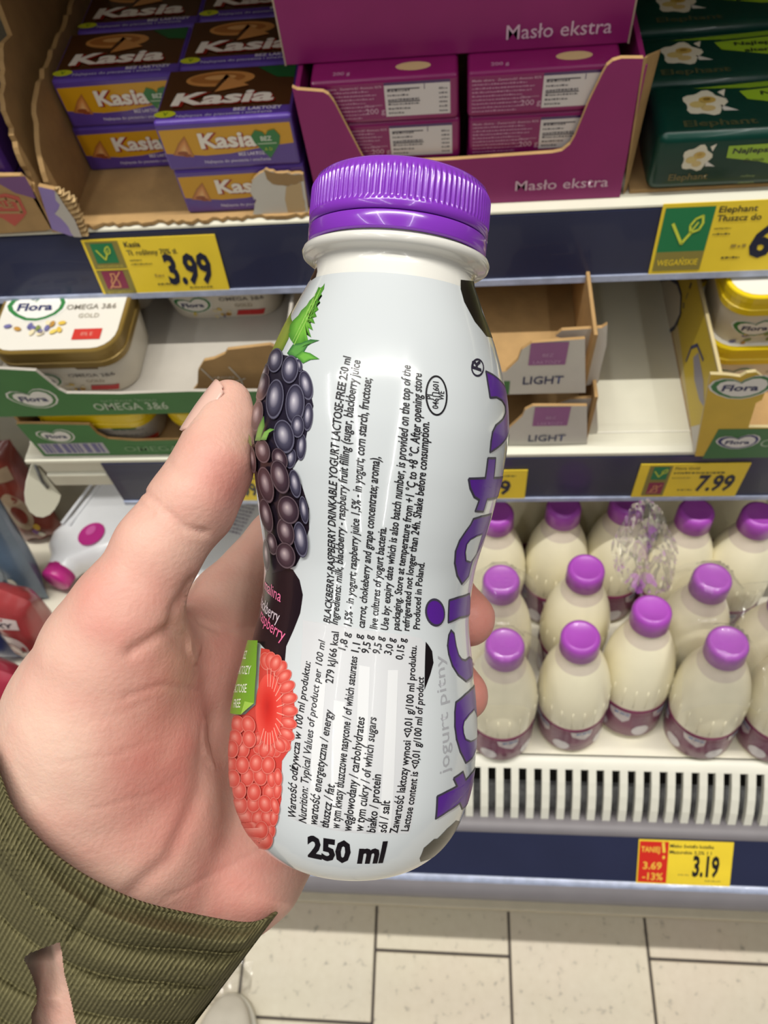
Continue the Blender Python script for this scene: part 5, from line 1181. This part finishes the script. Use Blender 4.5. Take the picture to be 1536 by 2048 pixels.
# pixel position of every skin point, to place the creases and the blush of the palm
VX = V[:, 0] / -V[:, 2] * F + 768; VY = -V[:, 1] / -V[:, 2] * F + 1024
def dline(pts):
    d = np.full(len(V), 1e9)
    for (ax_, ay_), (bx, by_) in zip(pts, pts[1:]):
        t = np.clip(((VX - ax_) * (bx - ax_) + (VY - ay_) * (by_ - ay_)) / ((bx - ax_) ** 2 + (by_ - ay_) ** 2), 0, 1)
        d = np.minimum(d, np.hypot(VX - ax_ - t * (bx - ax_), VY - ay_ - t * (by_ - ay_)))
    return d
fr_m = N[:, 2] > .05; disp = np.zeros(len(V))
for pts, wd, dp in (([(330, 1022), (368, 1056), (412, 1066)], 7, .7), ([(385, 1165), (350, 1218), (348, 1258), (322, 1268), (262, 1305)], 12, .85), ([(345, 1262), (412, 1330), (428, 1440), (402, 1580), (340, 1720), (262, 1790)], 19, 1.0),
                    ([(150, 1452), (235, 1430), (300, 1402)], 4, .16), ([(110, 1530), (220, 1512), (330, 1478)], 4, .18), ([(180, 1620), (300, 1590), (360, 1550)], 5, .15), ([(395, 1240), (440, 1262), (510, 1250)], 6, .5),
                    ([(330, 1800), (420, 1752), (520, 1700)], 5, .25), ([(250, 1395), (320, 1370), (400, 1380)], 5, .35), ([(290, 985), (318, 1010)], 5, .5), ([(280, 1008), (306, 1030)], 5, .4), ([(340, 930), (362, 950)], 5, .3), ([(190, 1140), (222, 1160)], 6, .3)):
    disp -= dp / 1000 * np.exp(-(dline(pts) / wd) ** 2) * fr_m
nz = np.array([noise.noise(Vector(p * 90)) for p in V]); nz2 = np.array([noise.noise(Vector(p * 260)) for p in V])
disp += .00030 * nz + .00008 * nz2
V = V + N * disp[:, None]
def blush(cx, cy, r): return np.exp(-((VX - cx) ** 2 + (VY - cy) ** 2) / r ** 2)
pk = .34 + .30 * nz + .12 * nz2 + .55 * blush(300, 1470, 120) + .5 * blush(470, 1790, 130) + .5 * blush(450, 960, 80) + .35 * blush(250, 1230, 110) + .9 * (VX > 900) * (VY > 1130) + .35 * blush(300, 1620, 110) + .4 * blush(450, 1330, 90) - .35 * blush(110, 1500, 120)
pk = np.clip(pk, 0, 1)[:, None]
c0, c1 = np.array(lin('#dfbaa8')[:3]), np.array(lin('#cf8c80')[:3]); colr = c0 * (1 - pk) + c1 * pk
to_w = np.array(CAMM.to_3x3()); VW = V @ to_w.T + np.array(CAM_LOC)
SKIN = mat('skin', 'Col', .5, sss=.25, sssr=(.006, .0022, .0012), spec=.35, bump=.12, bscale=900)
nt = SKIN.node_tree
hb = MB(); hb.add([tuple(p) for p in VW], [tuple(q) for q in Q], SKIN, [(*c, 1) for c in colr])
person = tag(hb.build('person'), "person's bare left hand gripping the small yogurt bottle, wrist in an olive sleeve", 'person')
# thumb nail, seen from its side
def nail():
    mb = MB(); a = hp(421, 888, .1742); b = hp(477, 783, .1766); ax_ = (b - a) / np.linalg.norm(b - a)
    view = np.array((0, 0, 1.)); side = np.cross(ax_, view); side /= np.linalg.norm(side)
    if side[0] > 0: side = -side
    dors = side * math.cos(math.radians(28)) + view * math.sin(math.radians(28)); tang = np.cross(ax_, dors)
    NU, NV = 14, 18; vs = []
    for j in range(NV + 1):
        for i in range(NU + 1):
            u = (i / NU - .5) * 2; v = j / NV
            c = a + (b - a) * v + np.array((.0026, -.0012, 0)) * 0
            R_ = .0073 - .0016 * v; ang = math.radians(50) * u * (1 if .08 < v < .9 else .82)
            e = .0016 * (u * u) * (1 if v < .5 else -1) * abs(v - .5) * 2
            p = c + ax_ * e + (dors * math.cos(ang) + tang * math.sin(ang)) * (R_ + .0002 + .0003 * math.sin(math.pi * v))
            vs.append(to_w @ p + np.array(CAM_LOC))
    fs = [(j * (NU + 1) + i, j * (NU + 1) + i + 1, (j + 1) * (NU + 1) + i + 1, (j + 1) * (NU + 1) + i) for j in range(NV) for i in range(NU)]
    mb.add([tuple(p) for p in vs], fs, mat('nail', '#dcb4a6', .3, coat=.4, var=.03))
    o = mb.build('thumb_nail', person); so = o.modifiers.new('thickness', 'SOLIDIFY'); so.thickness = .0005; so.offset = 0
    return o
nail()
# ------------------------------------------------------------------ ribbed olive sleeve
CUFF = [(-70, 1405, .196), (-30, 1475, .188), (-2, 1550, .181), (22, 1610, .1760), (62, 1662, .1725), (122, 1720, .1705), (200, 1770, .1715), (290, 1808, .1755), (400, 1832, .1830), (490, 1846, .1900), (532, 1840, .1960), (556, 1826, .203)]
BACK = [(556, 1826, .203), (530, 1800, .222), (430, 1740, .240), (280, 1640, .242), (100, 1520, .236), (-40, 1420, .215), (-70, 1405, .196)]
def resample(L, n):
    L = [np.array(p, float) for p in L]; s = [0]
    for a, b in zip(L, L[1:]): s.append(s[-1] + np.hypot(*(b - a)[:2]))
    out = []
    for t in np.linspace(0, s[-1], n):
        i = min(np.searchsorted(s, t, 'right') - 1, len(L) - 2); f = (t - s[i]) / (s[i + 1] - s[i])
        p0, p1, p2, p3 = L[max(i - 1, 0)], L[i], L[i + 1], L[min(i + 2, len(L) - 1)]
        out.append(.5 * (2 * p1 + (p2 - p0) * f + (2 * p0 - 5 * p1 + 4 * p2 - p3) * f * f + (3 * p1 - p0 - 3 * p2 + p3) * f ** 3))
    return np.array(out)
NR = 84; NF = NR * 6; NB = 60; NS = 150
ring = np.concatenate([resample(CUFF, NF)[:-1], resample(BACK, NB)[:-1]]); NUU = len(ring)
HOLE = [(119, 1884), (60, 1906), (46, 1916), (60, 1942), (72, 1975), (74, 2003), (62, 2030), (66, 2080), (70, 2200), (190, 2200), (166, 2090), (150, 2040), (140, 1992), (128, 1945), (124, 1905)]
def inside(x, y, P):
    c = False; j = len(P) - 1
    for i in range(len(P)):
        if (P[i][1] > y) != (P[j][1] > y) and x < (P[j][0] - P[i][0]) * (y - P[i][1]) / (P[j][1] - P[i][1]) + P[i][0]: c = not c
        j = i
    return c
VS = np.zeros((NS + 1, NUU, 3)); PXY = np.zeros((NS + 1, NUU, 2)); mid = np.array((250, 1640))
RS = [(0, 0), (60, .10), (110, .34), (190, .62), (250, .86), (290, .96), (420, 1.0)]      # how the right edge draws in down the arm
for j in range(NS + 1):
    s = 430 * (j / NS) ** 1.05
    for i in range(NUU):
        px, py, d = ring[i]; front = i < NF - 1; uu = i / (NF - 1) if front else 1 - (i - NF + 1) / (NB - 1)
        dx, dy = -.60, .80
        qx = px + dx * s * (.55 + .45 * uu) ; qy = py + dy * s
        qd = d + .026 * (s / 300) * (1 if front else .7)
        VS[j, i] = hp(qx, qy, qd); PXY[j, i] = (qx, qy)
# keep the knit a few millimetres in front of the skin it covers
bn = 10; fd = {}
for x, y, z in zip(VX, VY, -V[:, 2]):
    q = (int(x // bn), int(y // bn)); fd[q] = min(fd.get(q, 9), z)
DD = -VS[:, :NF, 2].copy(); LIM = np.full(DD.shape, 9.)
for j in range(NS + 1):
    for i in range(NF):
        q = (int(PXY[j, i, 0] // bn), int(PXY[j, i, 1] // bn)); LIM[j, i] = min(fd.get((q[0] + a, q[1] + b_), 9) for a in (-1, 0, 1) for b_ in (-1, 0, 1)) - .0032
PU = np.maximum(DD - LIM, 0); PU[np.isnan(PU)] = 0
for _ in range(3):        # spread the push so that the cloth stays smooth
    P2 = PU.copy()
    for sh in range(-14, 15): P2 = np.maximum(P2, np.roll(PU, sh, 1) * (1 - abs(sh) / 40))
    ker = np.ones(25) / 25; P3 = np.apply_along_axis(lambda r: np.convolve(np.pad(r, 12, 'edge'), ker, 'valid'), 1, P2); ker = np.ones(13) / 13
    P3 = np.apply_along_axis(lambda r: np.convolve(np.pad(r, 6, 'edge'), ker, 'valid'), 0, P3); PU = np.maximum(P3, np.maximum(DD - LIM, 0) * .98)
for j in range(NS + 1):
    for i in range(NF):
        uu = i / (NF - 1); s = 430 * (j / NS) ** 1.05; x, y = PXY[j, i]
        e = min(1, uu / .06, (1 - uu) / .05) ; e = max(0, e)
        # cuff band, then folds across the arm that fan out from the slit
        sp_ = s + 55 * (uu - .5) + 16 * noise.noise(Vector((uu * 4, s / 120, 1)))
        f = .0068 * abs(math.cos((sp_ - 62) / 84 * math.pi)) ** .55 * (.35 + .75 * uu) * min(1, s / 50) + .0018 * (.5 + noise.noise(Vector((uu * 6, s / 45, 3)))) * min(1, s / 30)
        f += .0009 * math.sin(uu * 9 + s / 34) * min(1, s / 60)
        t_ = max(0, min(1, ((x - 205) * -65 + (y - 1790) * 92) / 12689)); f -= .0014 * math.exp(-((x - 205 + 65 * t_) ** 2 + (y - 1790 - 92 * t_) ** 2) / 90)
        f += .00022 * math.sin(2 * math.pi * i / 6) + .0010 * math.exp(-(s / 12) ** 2)
        VS[j, i] = hp(x, y, DD[j, i] - PU[j, i] - e * f)
W3 = VS.reshape(-1, 3) @ to_w.T + np.array(CAM_LOC); fs = []
for j in range(NS):
    for i in range(NUU):
        k = (i + 1) % NUU
        if i < NF - 1:
            c = (PXY[j, i] + PXY[j + 1, k]) / 2
            if c[1] > 1870 and inside(c[0], c[1], HOLE): continue
        fs.append((j * NUU + i, (j + 1) * NUU + i, (j + 1) * NUU + k, j * NUU + k))
n0 = len(W3); RIM = []
for q in range(1, 5):
    for i in range(NUU):
        p = VS[0, i]; c_ = VS[0].mean(0); d_ = (c_ - p) / np.linalg.norm(c_ - p)
        RIM.append(p + d_ * .0007 * min(q, 2.2) + (VS[8, i] - p) * .30 * max(0, q - 1))
W3 = np.concatenate([W3, np.array(RIM) @ to_w.T + np.array(CAM_LOC)])
for q in range(4):
    for i in range(NUU):
        k = (i + 1) % NUU; a_ = i if q == 0 else n0 + (q - 1) * NUU + i; b__ = k if q == 0 else n0 + (q - 1) * NUU + k
        fs.append((a_, b__, n0 + q * NUU + k, n0 + q * NUU + i))
m = bpy.data.materials.new('olive_knit'); m.use_nodes = True; nt = m.node_tree; b = nt.nodes['Principled BSDF']; b.inputs['Roughness'].default_value = .9; b.inputs['Specular IOR Level'].default_value = .15; b.inputs['Sheen Weight'].default_value = .0
vc = nt.nodes.new('ShaderNodeVertexColor'); vc.layer_name = 'Col'; tc = nt.nodes.new('ShaderNodeTexCoord'); n1 = nt.nodes.new('ShaderNodeTexNoise'); n1.inputs['Scale'].default_value = 700
nt.links.new(tc.outputs['Object'], n1.inputs['Vector']); mx = nt.nodes.new('ShaderNodeMix'); mx.data_type = 'RGBA'; mx.blend_type = 'MULTIPLY'; mx.inputs[0].default_value = .5
cr = nt.nodes.new('ShaderNodeValToRGB'); cr.color_ramp.elements[0].color = (.45, .45, .45, 1); cr.color_ramp.elements[1].color = (1.25, 1.25, 1.25, 1); nt.links.new(n1.outputs['Fac'], cr.inputs[0])
nt.links.new(vc.outputs['Color'], mx.inputs[6]); nt.links.new(cr.outputs[0], mx.inputs[7]); nt.links.new(mx.outputs[2], b.inputs['Base Color'])
bp = nt.nodes.new('ShaderNodeBump'); bp.inputs['Strength'].default_value = .5; bp.inputs['Distance'].default_value = .0006; nt.links.new(n1.outputs['Fac'], bp.inputs['Height']); nt.links.new(bp.outputs[0], b.inputs['Normal'])
y0, y1 = lin('#767050'), lin('#504b31'); cols = []
for j in range(NS + 1):
    for i in range(NUU): t = .5 - .5 * math.sin(2 * math.pi * i / 6); cols.append(tuple(y0[k] * (1 - t) + y1[k] * t for k in range(3)) + (1,))
cols += cols[:4 * NUU]
sb = MB(); sb.add([tuple(p) for p in W3], fs, m, cols); slv = sb.build('sleeve', person); slv['label'] = 'olive ribbed knit sleeve with a slit near its cuff'

# ------------------------------------------------------------------ on the floor at the bottom edge
SHO = mat('shoe_canvas', '#c9c2b4', .8, var=.05); SOL = mat('shoe_sole', '#e0dccf', .6)
c = PZ(462, 2062, 0); sh_ = thing('shoe', 'pale grey shoe toe on the tiles at the bottom picture edge', 'shoe', c)
def shoe_sec(k): return .048 * math.sqrt(max(0, 1 - (1 - min(1, k / .08)) ** 2)) if k < .08 else .048 - .006 * math.sin((k - .08) * 14)
for nm, z0, z1, gr, mm in (('sole', 0, .018, .003, SOL), ('upper', .018, .075, 0, SHO)):
    mb = MB(); vs = []; fs = []; NA, NK = 24, 30
    for i in range(NK + 1):
        k = .24 * (i / NK) ** 1.4; wd = max(.001, shoe_sec(k) + gr); top = z1 if nm == 'sole' else z0 + (z1 - z0) * min(1, .25 + k / .13) * min(1, math.sqrt(i / 6))
        for j in range(NA):
            a = 2 * math.pi * j / NA; r = abs(math.cos(a)) ** .6 * math.copysign(1, math.cos(a)); q = abs(math.sin(a)) ** (.35 if nm == 'sole' else .8) * math.copysign(1, math.sin(a))
            vs.append((wd * r, .055 - k, (z0 + top) / 2 + (top - z0) / 2 * q))
    for i in range(NK):
        for j in range(NA): j2 = (j + 1) % NA; fs.append((i * NA + j, i * NA + j2, (i + 1) * NA + j2, (i + 1) * NA + j))
    fs += [tuple(range(NA))[::-1], tuple(range(NK * NA, NK * NA + NA))]
    mb.add(vs, fs, mm); mb.build(nm, sh_)
c = PZ(452, 1965, 0); mb = MB(); vs = []; fs = []; n_ = 30
for j in range(n_ + 1):
    for i in range(n_ + 1):
        u = i / n_ - .5; v = j / n_ - .5; r = math.hypot(u, v)
        z = .0015 + max(0, .035 * (1 - (r / .5) ** 2)) * (.7 + .6 * noise.noise(Vector((u * 5, v * 5, 7)))) + .006 * abs(noise.noise(Vector((u * 14, v * 14, 2))))
        vs.append((c.x - .01 + u * .11, c.y + v * .07, z))
for j in range(n_):
    for i in range(n_): fs.append((j * (n_ + 1) + i, j * (n_ + 1) + i + 1, (j + 1) * (n_ + 1) + i + 1, (j + 1) * (n_ + 1) + i))
mb.add(vs, fs, fm); tag(mb.build('plastic_wrapper'), 'crumpled clear wrapper lying on the tiles beside the sleeve', 'plastic wrapper')
